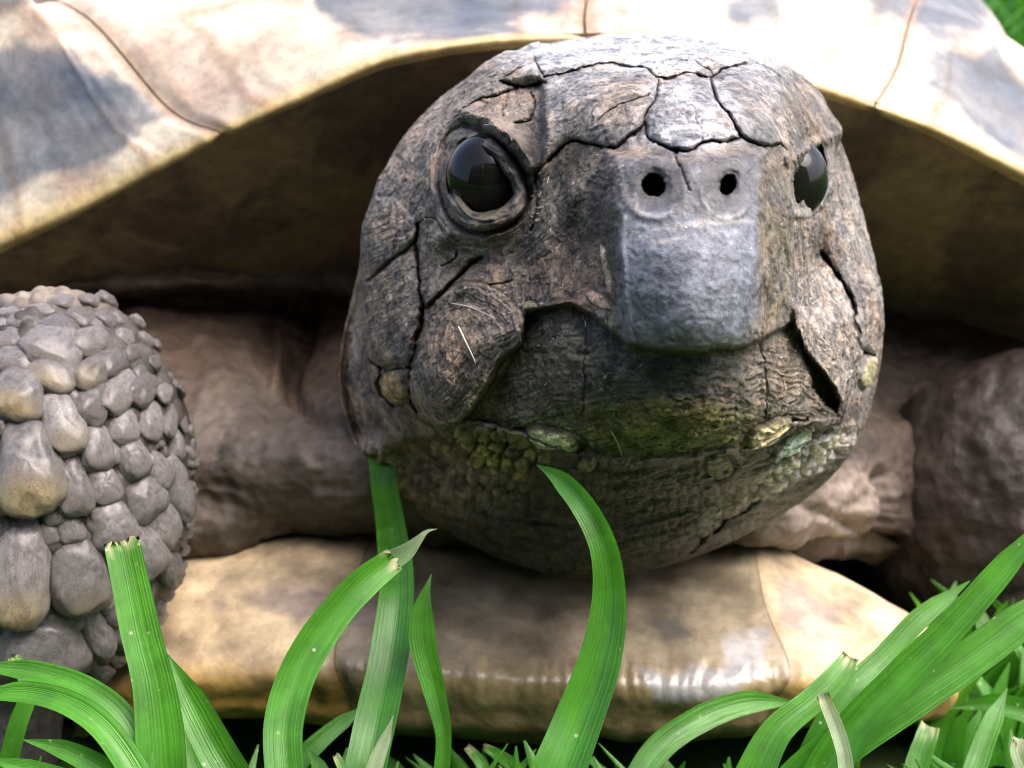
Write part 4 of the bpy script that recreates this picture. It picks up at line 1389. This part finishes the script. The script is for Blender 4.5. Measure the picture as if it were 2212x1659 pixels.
DARKP = [
    [(-80, 140), (60, 95), (150, 100), (230, 150), (300, 195), (352, 240), (260, 320), (130, 385), (-80, 450)],
    [(-80, -80), (150, -80), (110, 10), (0, 45), (-80, 70)],
    [(640, -90), (1245, -90), (1250, 20), (1130, 62), (960, 118), (840, 105), (690, 60)],
    [(1540, -90), (1700, -90), (1680, 55), (1570, 45)],
    [(1820, -90), (2180, -90), (2130, 70), (2010, 80), (1880, 40)],
    [(1970, 170), (2050, 80), (2160, 120), (2280, 260), (2250, 380), (2090, 290)],
]


PEACH = [
    ([(240, 120), (330, 90), (470, 150), (650, 180), (600, 235), (520, 285), (450, 275), (350, 220)], (0.36, 0.265, 0.215), .8),
    ([(440, 120), (620, 85), (760, 95), (700, 130), (520, 165)], (0.40, 0.28, 0.19), .7),
    ([(1560, 60), (1750, 90), (1880, 150), (1860, 225), (1760, 190), (1600, 120)], (0.42, 0.31, 0.25), .7),
    ([(1235, 15), (1262, 50), (1275, 90), (1300, 88), (1285, 40), (1262, 5)], (0.30, 0.17, 0.11), .8),
]


def scute(s0, s1, t0, t1, ns, nt, parent, fn, mat, dark=(0.088, 0.102, 0.128), cream=(0.53, 0.465, 0.375), rimcol=(0.62, 0.47, 0.22), th=0.022, rimband=True):
    s = np.linspace(s0, s1, ns)
    t = np.linspace(t0, t1, nt)
    p = fn(s, t)
    nn = grid_normals(p)
    if (nn * (p - (Bc0 + BK * 5 if fn is cara else np.array([0.3, 3, -1.6])))).sum() < 0:
        nn = -nn
    es = np.minimum(s - s0, s1 - s)[None, :] * (p[0, -1] - p[0, 0] != 0).any() * np.linalg.norm(p[nt // 2, -1] - p[nt // 2, 0]) / (s1 - s0)
    et = np.minimum(t - t0, t1 - t)[:, None] * np.linalg.norm(p[-1, ns // 2] - p[0, ns // 2]) / (t1 - t0)
    if rimband:
        et = ((t1 - t)[:, None] * np.linalg.norm(p[-1, ns // 2] - p[0, ns // 2]) / (t1 - t0)) + np.zeros_like(es)
    ed = np.minimum(es + 0 * et, et + 0 * es)
    u_, v_ = proj(p)
    jj = fbm(p * 2.6, 4)
    k = 26.0
    ringv = pnoise(np.stack([(ed + .10 * jj) * 5.5, ed * 0 + s0, jj * .4], -1))
    off_ = th * (sstep(0, .12, ed) - .25) + 0.007 * ringv * sstep(0.05, .15, ed) + .02 * jj
    p2 = p + nn * off_[..., None]
    ti = np.empty(u_.shape + (3,))
    ti[:] = cream
    ti = ti * (1 + .25 * jj)[..., None]
    warm = sstep(.02, .26, fbm(p * np.array((1.0, 1.6, 2.2)) + 5, 4))
    ti = ti + (warm * .75)[..., None] * (np.array((0.40, 0.29, 0.225)) - ti)
    for poly in DARKP if fn is cara else []:
        d_ = sdpoly(u_ + 60 * jj, v_ + 60 * fbm(p * 2.6 + 9, 4), poly)
        streak = .88 + .35 * fbm(p * 1.6 + 31, 4)
        mk_ = np.clip(sstep(-18, 26, d_) * streak, 0, 1)
        ti = ti + mk_[..., None] * (np.array(dark) - ti)
    for poly, pc, pa in PEACH if fn is cara else []:
        d_ = sdpoly(u_ + 50 * jj, v_ + 50 * fbm(p * 2.6 + 9, 4), poly)
        arc = .72 + .5 * pnoise(np.stack([(v_ - .25 * u_ + 30 * jj) / 20, u_ / 160, u_ * 0], -1))
        ti = ti + np.clip(sstep(-40, 40, d_) * pa * arc, 0, 1)[..., None] * (np.array(pc) - ti)
    if rimband:
        rb = sstep(1.35, .75, t)[:, None] * (1 + 0 * u_)
        ti = ti + rb[..., None] * (np.array(rimcol) - ti)
    seam = .55 * sstep(.10, .0, ed)
    ti = ti + seam[..., None] * (np.array((0.30, 0.18, 0.10)) - ti)
    return mk('scute', p2.reshape(-1, 3), grid_faces(nt, ns), mat, parent,
              {'tint': ti.reshape(-1, 3), 'ring': (sstep(.1, .5, ringv) * sstep(.05, .2, ed)).ravel()})


for s0, s1 in ((-1, -.003), (0.003, .997), (1.003, 1.996), (2.004, 2.996), (3.004, 3.997), (4.003, 5)):
    scute(s0, s1, 0.0, 3.25, 150, 150, carapace, cara, M_SHELL)
for s0, s1 in ((-1, .2), (.21, 1.35), (1.36, 2.6), (2.61, 3.8), (3.81, 5)):
    for t0, t1 in ((3.29, 4.6), (4.64, 5.8), (5.84, 7.9)):
        scute(s0, s1, t0, t1, 60, 40, carapace, cara, M_SHELL, rimband=False)

# ---- plastron
PX = [0, 1, 2, 3, 4, 5, 6, 7, 8, 9, 10, 11]
PR = [
    [(60, 1560, 2.4), (330, 1275, 2.4), (480, 1205, 2.6), (650, 1170, 2.8), (850, 1165, 3.0), (1200, 1195, 3.0), (1480, 1185, 3.0), (1620, 1178, 2.8), (1750, 1230, 2.6), (1980, 1352, 2.4), (2070, 1412, 2.5), (2095, 1450, 2.9)],
    [(80, 1540, 1.7), (330, 1256, 1.55), (480, 1190, 1.65), (650, 1155, 1.75), (850, 1150, 1.85), (1200, 1180, 1.85), (1480, 1170, 1.85), (1620, 1162, 1.75), (1750, 1217, 1.65), (1980, 1340, 1.55), (2078, 1402, 1.7), (2105, 1440, 2.3)],
    [(100, 1535, 1.2), (300, 1350, 0.95), (480, 1300, 0.95), (650, 1290, 0.95), (800, 1290, 0.95), (1200, 1310, 0.9), (1480, 1305, 0.95), (1640, 1300, 1.0), (1770, 1330, 1.05), (1970, 1400, 1.15), (2078, 1436, 1.4), (2108, 1468, 2.0)],
    [(150, 1555, 0.9), (270, 1460, 0.6), (470, 1440, 0.52), (620, 1430, 0.47), (765, 1430, 0.40), (1200, 1455, 0.33), (1480, 1465, 0.38), (1700, 1450, 0.48), (1800, 1460, 0.58), (1960, 1480, 0.75), (2066, 1492, 1.15), (2102, 1500, 1.8)],
    [(160, 1575, 0.95), (270, 1520, 0.68), (470, 1510, 0.58), (620, 1510, 0.54), (800, 1525, 0.46), (1200, 1545, 0.40), (1480, 1545, 0.44), (1660, 1530, 0.52), (1800, 1525, 0.64), (1960, 1530, 0.8), (2056, 1530, 1.2), (2095, 1525, 1.9)],
    [(160, 1600, 1.3), (270, 1555, 0.95), (470, 1550, 0.85), (620, 1555, 0.82), (800, 1580, 0.75), (1200, 1605, 0.70), (1480, 1600, 0.74), (1660, 1580, 0.8), (1800, 1565, 0.9), (1960, 1565, 1.05), (2050, 1555, 1.5), (2085, 1540, 2.1)],
    [(160, 1590, 2.4), (270, 1550, 2.2), (470, 1545, 2.1), (620, 1550, 2.1), (800, 1570, 2.1), (1200, 1590, 2.1), (1480, 1590, 2.1), (1660, 1570, 2.1), (1800, 1560, 2.1), (1960, 1555, 2.2), (2050, 1552, 2.5), (2085, 1540, 2.9)],
]
PROWS = np.array([[P(*p) for p in r] for r in PR])


def plas(s, t):
    X = np.stack([crspline(PX, PROWS[j], s) for j in range(len(PROWS))], 0)
    return crspline(np.arange(len(PROWS)), X, t)


pb = plas(np.linspace(0, 11, 160), np.linspace(0, 6, 70))
pn = grid_normals(pb)
if pn[35, 80, 1] > 0:
    pn = -pn
pb = pb - pn * 0.06
plastron = mk('plastron', pb.reshape(-1, 3), grid_faces(70, 160), M_SHELL, tortoise, {'tint': np.tile((0.16, 0.10, 0.045), (70 * 160, 1)), 'ring': np.zeros(70 * 160)})
PDIRT_SHEEN = [([(530, 1280), (700, 1270), (800, 1290), (820, 1340), (680, 1350), (600, 1320)], (0.22, 0.17, 0.16)), ([(460, 1285), (490, 1280), (495, 1300), (470, 1305)], (0.22, 0.17, 0.16)),
         ([(1690, 1250), (1780, 1300), (1820, 1380), (1760, 1400), (1690, 1340)], (0.30, 0.24, 0.22)),
         ([(1400, 1340), (1480, 1330), (1500, 1380), (1430, 1400)], (0.10, 0.09, 0.09)), ([(1560, 1370), (1650, 1360), (1660, 1470), (1560, 1460)], (0.36, 0.36, 0.38)),
         ([(1380, 1450), (1620, 1440), (1600, 1510), (1430, 1510)], (0.30, 0.30, 0.33))]  # pale bluish patches on the right gular: smudges and highlights painted as colour


def pscute(s0, s1, cream, lip):
    ns, nt = 150, 130
    s = np.linspace(s0, s1, ns)
    t = np.linspace(0.15, 5.9, nt)
    p = plas(s, t)
    nn = grid_normals(p)
    if (nn * (p - np.array([0.3, 2.2, -1.7]))).sum() < 0:
        nn = -nn
    wd = np.linalg.norm(p[nt // 2, -1] - p[nt // 2, 0]) / (s1 - s0)
    ed = np.minimum(s - s0, s1 - s)[None, :] * wd + np.zeros((nt, 1))
    jj = fbm(p * 2.2, 4)
    u_, v_ = proj(p)
    gl = sstep(1405, 1440, v_ + 30 * jj) * sstep(1520, 1480, v_) * (900 < .5 * (u_[:, :1] + u_[:, -1:]).mean()) * (u_.mean() < 1650)
    low_ = sstep(1380, 1460, v_)
    p2 = p + nn * (.03 * low_ * (sstep(0, .14, ed) - 1) + .03 * jj + .016 * gl * pnoise(np.stack([(u_ + 40 * jj) / 24, v_ / 300, u_ * 0], -1)) + .010 * fbm(p * 3, 3))[..., None]
    ti = np.empty(u_.shape + (3,))
    ti[:] = cream
    lp_ = sstep(1400, 1500, v_ + 40 * jj)
    ti = ti + lp_[..., None] * (np.array(lip) - ti)
    ti *= (1 + 1.0 * jj + .5 * fbm(p * 5, 4))[..., None]
    for poly, col in PDIRT_SHEEN:
        d_ = sdpoly(u_ + 50 * jj, v_ + 50 * fbm(p * 2.6 + 9, 4), poly)
        ti = ti + (sstep(-14, 16, d_) * .75)[..., None] * (np.array(col) - ti)
    seam = sstep(.06, .0, ed)
    seam = seam * (.25 + .75 * low_)
    ti = ti + (seam * .75)[..., None] * (np.array((0.22, 0.12, 0.05)) - ti)
    mk('scute', p2.reshape(-1, 3), grid_faces(nt, ns), M_SHELL, plastron, {'tint': np.clip(ti, .01, .9).reshape(-1, 3), 'ring': np.zeros(ns * nt), 'gloss': gl.ravel()})


pscute(0.0, 3.81, (0.46, 0.35, 0.22), (0.44, 0.26, 0.07))
pscute(3.82, 5.29, (0.27, 0.21, 0.145), (0.19, 0.14, 0.07))
pscute(5.30, 7.065, (0.29, 0.235, 0.16), (0.20, 0.15, 0.075))
pscute(7.075, 11.0, (0.44, 0.34, 0.22), (0.44, 0.28, 0.09))

# ------------------------------------------------------------------ grass
def blade(pts, widths, depths, label, tip='point', fold=0.25, twist=0.0, mat=None, root=True, cutlen=0.012, nseg=90, nw=9):
    pts = np.array(pts, float)
    n = len(pts)
    depths = np.asarray(depths if hasattr(depths, '__len__') else [depths] * n, float)
    if len(depths) == 2:
        depths = np.linspace(depths[0], depths[1], n)
    widths = np.asarray(widths, float)
    c3 = np.array([P(x, y, d) for (x, y), d in zip(pts, depths)])
    w3 = widths / F * (D + depths)
    if root:      # carry the blade on down to the soil
        a0, a1 = c3[0], c3[1]
        dr = a0 - a1
        dr /= np.linalg.norm(dr)
        gz = ground_z(a0[1])
        L = max(0.2, (a0[2] - gz))
        g = np.array([a0[0] + dr[0] * L * .35, a0[1], gz - .05])
        g[2] = ground_z(g[1]) - .05
        mid_ = a0 * .5 + g * .5 + np.array([dr[0] * .12 * L, 0, 0])
        c3 = np.vstack([g, mid_, c3])
        w3 = np.concatenate([[w3[0] * .7, w3[0] * .95], w3])
    seg = np.concatenate([[0], np.cumsum(np.linalg.norm(np.diff(c3, axis=0), axis=1))])
    L = seg[-1]
    x = np.linspace(0, L, nseg)
    c = crspline(seg, c3, x)
    w = np.maximum(np.interp(x, seg, w3), .004)
    if tip == 'point':
        w = w * np.clip((L - x) / (2.2 * w3[-2] + 1e-6), 0.02, 1) ** .6
    tg = np.gradient(c, axis=0)
    tg /= np.linalg.norm(tg, axis=1)[:, None]
    view = c - CAM
    view /= np.linalg.norm(view, axis=1)[:, None]
    sd_ = np.cross(tg, view)
    sd_ /= np.linalg.norm(sd_, axis=1)[:, None] + 1e-9
    nm = np.cross(sd_, tg)
    tw = np.radians(twist) * np.linspace(-.3, 1, nseg) if not hasattr(twist, '__len__') else np.radians(np.interp(np.linspace(0, 1, nseg), np.linspace(0, 1, len(twist)), twist))
    s2 = sd_ * np.cos(tw)[:, None] + nm * np.sin(tw)[:, None]
    n2 = nm * np.cos(tw)[:, None] - sd_ * np.sin(tw)[:, None]
    a_ = np.linspace(-1, 1, nw)
    sign = np.sign((n2 * view).sum(1).mean())
    wob = 1 + .05 * pnoise(np.stack([x * 3, x * 0 + c3[0, 0] * 5, x * 0], -1))
    pos = c[:, None, :] + s2[:, None, :] * (a_[None, :, None] * (w * wob * .5)[:, None, None]) - sign * n2[:, None, :] * ((np.abs(a_) ** 1.3 * fold)[None, :, None] * (w * .5)[:, None, None])
    along = np.repeat((x / L)[:, None], nw, 1)
    across = np.repeat(((a_ + 1) / 2)[None], nseg, 0)
    cut = np.zeros_like(along)
    if tip == 'cut':
        rag = rng.random(nw) * .10
        for j in range(nw):
            k0 = pos[-1, j] - tg[-1] * rag[j]
            pos[-1, j] = k0
        cut = sstep(L - cutlen * 6, L - cutlen, np.repeat(x[:, None], nw, 1) + .12 * (rng.random((1, nw)) - .5))
    base = pos[0].mean(0)
    o = mk('grass_blade', pos.reshape(-1, 3), grid_faces(nseg, nw), mat or M_GRASS, None,
           {'along': along.ravel(), 'across': across.ravel(), 'cut': cut.ravel()}, origin=base)
    return tag(o, label, 'grass blade', 'grass blades standing in front of the tortoise')


blade([(352, 1690), (345, 1580), (332, 1480), (305, 1370), (282, 1260), (260, 1155)], [104, 100, 88, 84, 78, 72], [-1.25, -1.05], 'broad upright blade with a torn flat tip in front of the scaly foreleg', 'cut', .22, [0, 0, 0, 0])
blade([(618, 1690), (612, 1570), (640, 1460), (700, 1355), (780, 1262), (862, 1198)], [84, 84, 82, 76, 70, 52], [-1.7, -1.25], 'blade arching right to a frayed brown tip left of the long straight blade', 'cut', .45, [8, 8, 0, -10])
blade([(845, 1212), (880, 1190), (905, 1165), (922, 1148), (945, 1142)], [48, 36, 18, 8, 3], [-1.26, -1.22], 'shrivelled brown tail curling off the frayed tip of the arching blade', 'point', .3, 0, M_PALE, False)
blade([(785, 1690), (812, 1560), (842, 1420), (858, 1290), (848, 1150), (832, 1040), (822, 955)], [92, 88, 84, 76, 66, 60, 54], [-0.9, -0.75, -0.6, -0.4, 0.2, 0.85, 1.15], 'long straight blade rising to the left side of the throat', 'cut', .35, [0, 5, 12, 20])
blade([(952, 1690), (958, 1590), (935, 1480), (912, 1380), (915, 1300), (932, 1240)], [36, 34, 50, 60, 44, 14], [-0.8, -0.7], 'short pointed blade with narrow stalk just right of the long straight blade', 'point', .3, 0)
blade([(1205, 1690), (1255, 1560), (1302, 1430), (1322, 1300), (1308, 1180), (1262, 1090), (1205, 1030), (1160, 1004)], [124, 112, 98, 82, 66, 56, 42, 22], [-1.9, -1.8, -1.75, -1.7, -1.68, -1.62, -1.5, -1.4], 'large curved blade whose tip touches the chin', 'point', .4, [0, 6, 14, 24, 20])
blade([(305, 1690), (290, 1610), (255, 1545), (190, 1492), (100, 1458), (-40, 1440)], [62, 60, 58, 54, 48, 44], [-1.3, -1.0], 'upper of the two blades arching off the left edge', 'point', .4, [0, -10, -20])
blade([(300, 1695), (262, 1630), (215, 1570), (150, 1525), (60, 1500), (-60, 1505)], [66, 64, 60, 56, 50, 40], [-1.6, -1.3], 'lower of the two blades arching off the left edge', 'point', .5, [0, -15, -25])
blade([(270, 1700), (210, 1655), (140, 1620), (50, 1598)], [60, 52, 40, 20], [-1.5, -1.4], 'short low blade pointing left in the bottom left corner', 'point', .4, 0)
blade([(512, 1690), (470, 1620), (425, 1535), (385, 1460), (360, 1410)], [84, 82, 72, 52, 24], [-1.1, -0.9], 'leaning blade with hidden tip just right of the torn flat blade', 'point', .35, [0, 10, 15])
blade([(180, 1700), (90, 1668), (-20, 1640)], [46, 40, 30], [-1.7, -1.6], 'flat blade lying along the bottom left corner', 'point', .3, 0)
blade([(40, 1560), (60, 1500), (45, 1440), (20, 1412)], [40, 36, 28, 16], [-0.7, -0.6], 'little pale tipped blade under the scaly foreleg', 'cut', .3, 0)
blade([(600, 1700), (680, 1610), (740, 1560), (800, 1520)], [50, 42, 32, 14], [0.0, 0.3], 'thin dim blade in the shade under the left plastron', 'point', .3, 0)
blade([(800, 1690), (815, 1640), (835, 1590), (850, 1545)], [40, 34, 22, 8], [-1.05, -1.0], 'withered whitish sliver lying against the foot of the long straight blade', 'point', .3, 0, M_PALE)
blade([(1625, 1690), (1680, 1580), (1760, 1510), (1815, 1452), (1842, 1412)], [84, 66, 56, 48, 34], [-0.9, -0.6], 'blade with a blunt tip leaning right before the right end of the plastron', 'cut', .35, [0, 8, 8])
blade([(1830, 1690), (1824, 1630), (1810, 1580), (1792, 1535), (1772, 1490)], [34, 32, 32, 30, 26], [-1.5, -1.35], 'small pale blade with a split tip at lower right', 'cut', .4, 0, M_PALE)
blade([(1765, 1700), (1840, 1580), (1942, 1470), (2048, 1364), (2150, 1250), (2260, 1120)], [84, 80, 74, 66, 56, 40], [-1.0, -0.9], 'long bright blade slanting up past the right edge, uppermost of the slanting blades', 'point', .4, [0, 5, 10])
blade([(1700, 1720), (1820, 1610), (1960, 1515), (2090, 1428), (2215, 1335), (2330, 1240)], [96, 92, 88, 82, 76, 60], [-0.9, -0.7], 'widest slanting blade leaving the frame at the right below the bright one', 'point', .3, [0, 5, 10])
blade([(1770, 1600), (1842, 1488), (1905, 1425), (1988, 1335), (2095, 1255)], [60, 56, 50, 44, 20], [-0.4, 0.0], 'dim slanting blade behind the long bright one', 'point', .3, 0)
blade([(1360, 1720), (1420, 1620), (1510, 1555), (1610, 1518), (1735, 1520)], [60, 58, 56, 50, 16], [-0.3, 0.2], 'blurred blade bending low below the right side of the plastron', 'point', .3, 0)
blade([(1970, 1700), (1985, 1640), (2002, 1590), (2010, 1565)], [52, 50, 46, 40], [-0.2, 0.0], 'stubby blurred blade with straw coloured top at bottom right', 'cut', .3, 0)
blade([(2095, 1700), (2120, 1620), (2150, 1545), (2176, 1486)], [48, 44, 38, 18], [0.0, 0.3], 'slim blurred blade between the stubby one and the right edge', 'point', .3, 0)
blade([(2240, 1720), (2215, 1660), (2200, 1620), (2205, 1590)], [40, 38, 34, 26], [-0.6, -0.5], 'pale broken stub at the bottom right corner', 'cut', .3, 0, M_PALE)
blade([(1140, 1700), (1110, 1655), (1075, 1630), (1040, 1610)], [36, 30, 24, 14], [-0.4, -0.2], 'small stub leaning left of the large curved blade', 'cut', .3, 0)
blade([(1060, 1700), (1040, 1650), (1020, 1625), (1005, 1610)], [30, 26, 20, 14], [0.0, 0.1], 'tiny dim stub beside the short pointed blade', 'cut', .3, 0)
blade([(745, 1710), (740, 1660), (730, 1640), (722, 1625)], [26, 22, 18, 12], [-1.0, -0.9], 'tiny pale stub at the foot of the arching blade', 'cut', .3, 0)
blade([(2330, 1590), (2230, 1540), (2140, 1520), (2050, 1530)], [60, 52, 42, 18], [0.2, 0.5], 'blurred blade lying across below the right foreleg', 'point', .3, 0)
blade([(440, 1710), (410, 1640), (396, 1570), (386, 1520)], [56, 50, 40, 20], [-0.7, -0.5], 'dim blade filling the gap behind the leaning blade', 'point', .3, 0)
blade([(700, 1720), (690, 1660), (660, 1610)], [48, 40, 16], [-0.2, 0.0], 'dark short blade behind the arching blade', 'point', .3, 0)


def tuft_mesh(name, n, xr_, yr_, hmin, hmax, wmin, wmax, avoid=None):
    r_ = np.random.default_rng(5)
    vs, fs, al, ac, ct = [], [], [], [], []
    k = 0
    for _ in range(n):
        x, y = r_.uniform(*xr_), r_.uniform(*yr_)
        if avoid and avoid(x, y):
            continue
        h, w = r_.uniform(hmin, hmax), r_.uniform(wmin, wmax)
        a_ = r_.uniform(0, 2 * math.pi)
        lean = r_.uniform(.1, .7) * h
        la = r_.uniform(0, 2 * math.pi)
        sx, sy = math.cos(a_) * w / 2, math.sin(a_) * w / 2
        for i in range(5):
            t = i / 4
            ww = (1 - t ** 2.5) * .97 + .03
            cx, cy, cz = x + math.cos(la) * lean * t * t, y + math.sin(la) * lean * t * t, h * t * (1 - .2 * t)
            vs += [(cx - sx * ww, cy - sy * ww, cz), (cx + sx * ww, cy + sy * ww, cz)]
            al += [t, t]
            ac += [0, 1]
            ct += [0, 0]
        for i in range(4):
            b = k + 2 * i
            fs.append((b, b + 1, b + 3, b + 2))
        k += 10
    me = raw_mesh(name, np.array(vs) * S, np.array(fs))
    me.materials.append(M_GRASS)
    for nm_, arr in (('along', al), ('across', ac), ('cut', ct)):
        at = me.attributes.new(nm_, 'FLOAT', 'POINT')
        at.data.foreach_set('value', np.array(arr, np.float32))
    o = bpy.data.objects.new(name, me)
    COL.objects.link(o)
    return tag(o, kind='stuff')


WB = W(np.array([0.3, 3.0, ground_z(3.0)])) / S      # shell's ground point, world cm
CW = W(np.array([0, -D, 0])) / S


def avoid(x, y):
    if (x / 7.5) ** 2 + ((y - 8) / 9.5) ** 2 < 1:     # under the shell
        return True
    if abs(x) < 12 and CW[1] - 8 < y < 1.5:       # the open patch the photograph is taken across
        return True
    return False


g1 = tuft_mesh('grass', 26000, (-70, 70), (-25, 140), 2.0, 6.0, .18, .34, avoid)


# low tangled grass at the foot of the shell and between the measured blades
def low_grass(n):
    r_ = np.random.default_rng(11)
    vs, fs, al, ac = [], [], [], []
    for i in range(n):
        y = r_.uniform(-.9, 1.0)
        x = r_.uniform(-.46, .46) * (D + y)
        gz = ground_z(y) - .03
        zt = -((r_.uniform(1612, 1800)) - CY) / F * (D + y)
        h = zt - gz
        if h < .15:
            continue
        w = r_.uniform(.16, .30)
        la, ln = r_.uniform(0, 2 * math.pi), r_.uniform(.2, .9) * h
        a_ = r_.uniform(-.7, .7)
        o_ = len(vs)
        for k in range(8):
            t = k / 7
            ww = w / 2 * (1 - t ** 2.2 * .95)
            c = np.array([x + math.cos(la) * ln * t * t, y + .5 * math.sin(la) * ln * t * t, gz + h * t])
            s2 = np.array([math.cos(a_), math.sin(a_), 0.2 * math.sin(la)])
            nn = np.array([-math.sin(a_), math.cos(a_), 0]) * ww * .4
            vs += [c - s2 * ww + nn, c - nn * .2, c + s2 * ww + nn]
            al += [t] * 3
            ac += [0, .5, 1]
        for k in range(7):
            b = o_ + 3 * k
            fs += [(b, b + 1, b + 4, b + 3), (b + 1, b + 2, b + 5, b + 4)]
    o = mk('grass', np.array(vs), np.array(fs), M_GRASS, None, {'along': np.array(al), 'across': np.array(ac), 'cut': np.zeros(len(al))})
    return tag(o, kind='stuff')


low_grass(330)


def side_grass(n):
    r_ = np.random.default_rng(21)
    vs, fs, al, ac = [], [], [], []
    for i in range(n):
        y = r_.uniform(1.2, 3.6)
        vx = r_.uniform(2010, 2420)
        x = (vx - CX) / F * (D + y)
        gz = ground_z(y) - .03
        h = r_.uniform(.25, .75)
        w = r_.uniform(.14, .26)
        la, ln, a_ = r_.uniform(0, 2 * math.pi), r_.uniform(.2, .9) * h, r_.uniform(-.8, .8)
        o_ = len(vs)
        for k in range(8):
            t = k / 7
            ww = w / 2 * (1 - t ** 2.2 * .95)
            c = np.array([x + math.cos(la) * ln * t * t, y + .5 * math.sin(la) * ln * t * t, gz + h * t])
            s2 = np.array([math.cos(a_), math.sin(a_), 0.2 * math.sin(la)])
            nn = np.array([-math.sin(a_), math.cos(a_), 0]) * ww * .4
            vs += [c - s2 * ww + nn, c - nn * .2, c + s2 * ww + nn]
            al += [t] * 3
            ac += [0, .5, 1]
        for k in range(7):
            b = o_ + 3 * k
            fs += [(b, b + 1, b + 4, b + 3), (b + 1, b + 2, b + 5, b + 4)]
    o = mk('grass', np.array(vs), np.array(fs), M_GRASS, None, {'along': np.array(al), 'across': np.array(ac), 'cut': np.zeros(len(al))})
    return tag(o, kind='stuff')


side_grass(260)
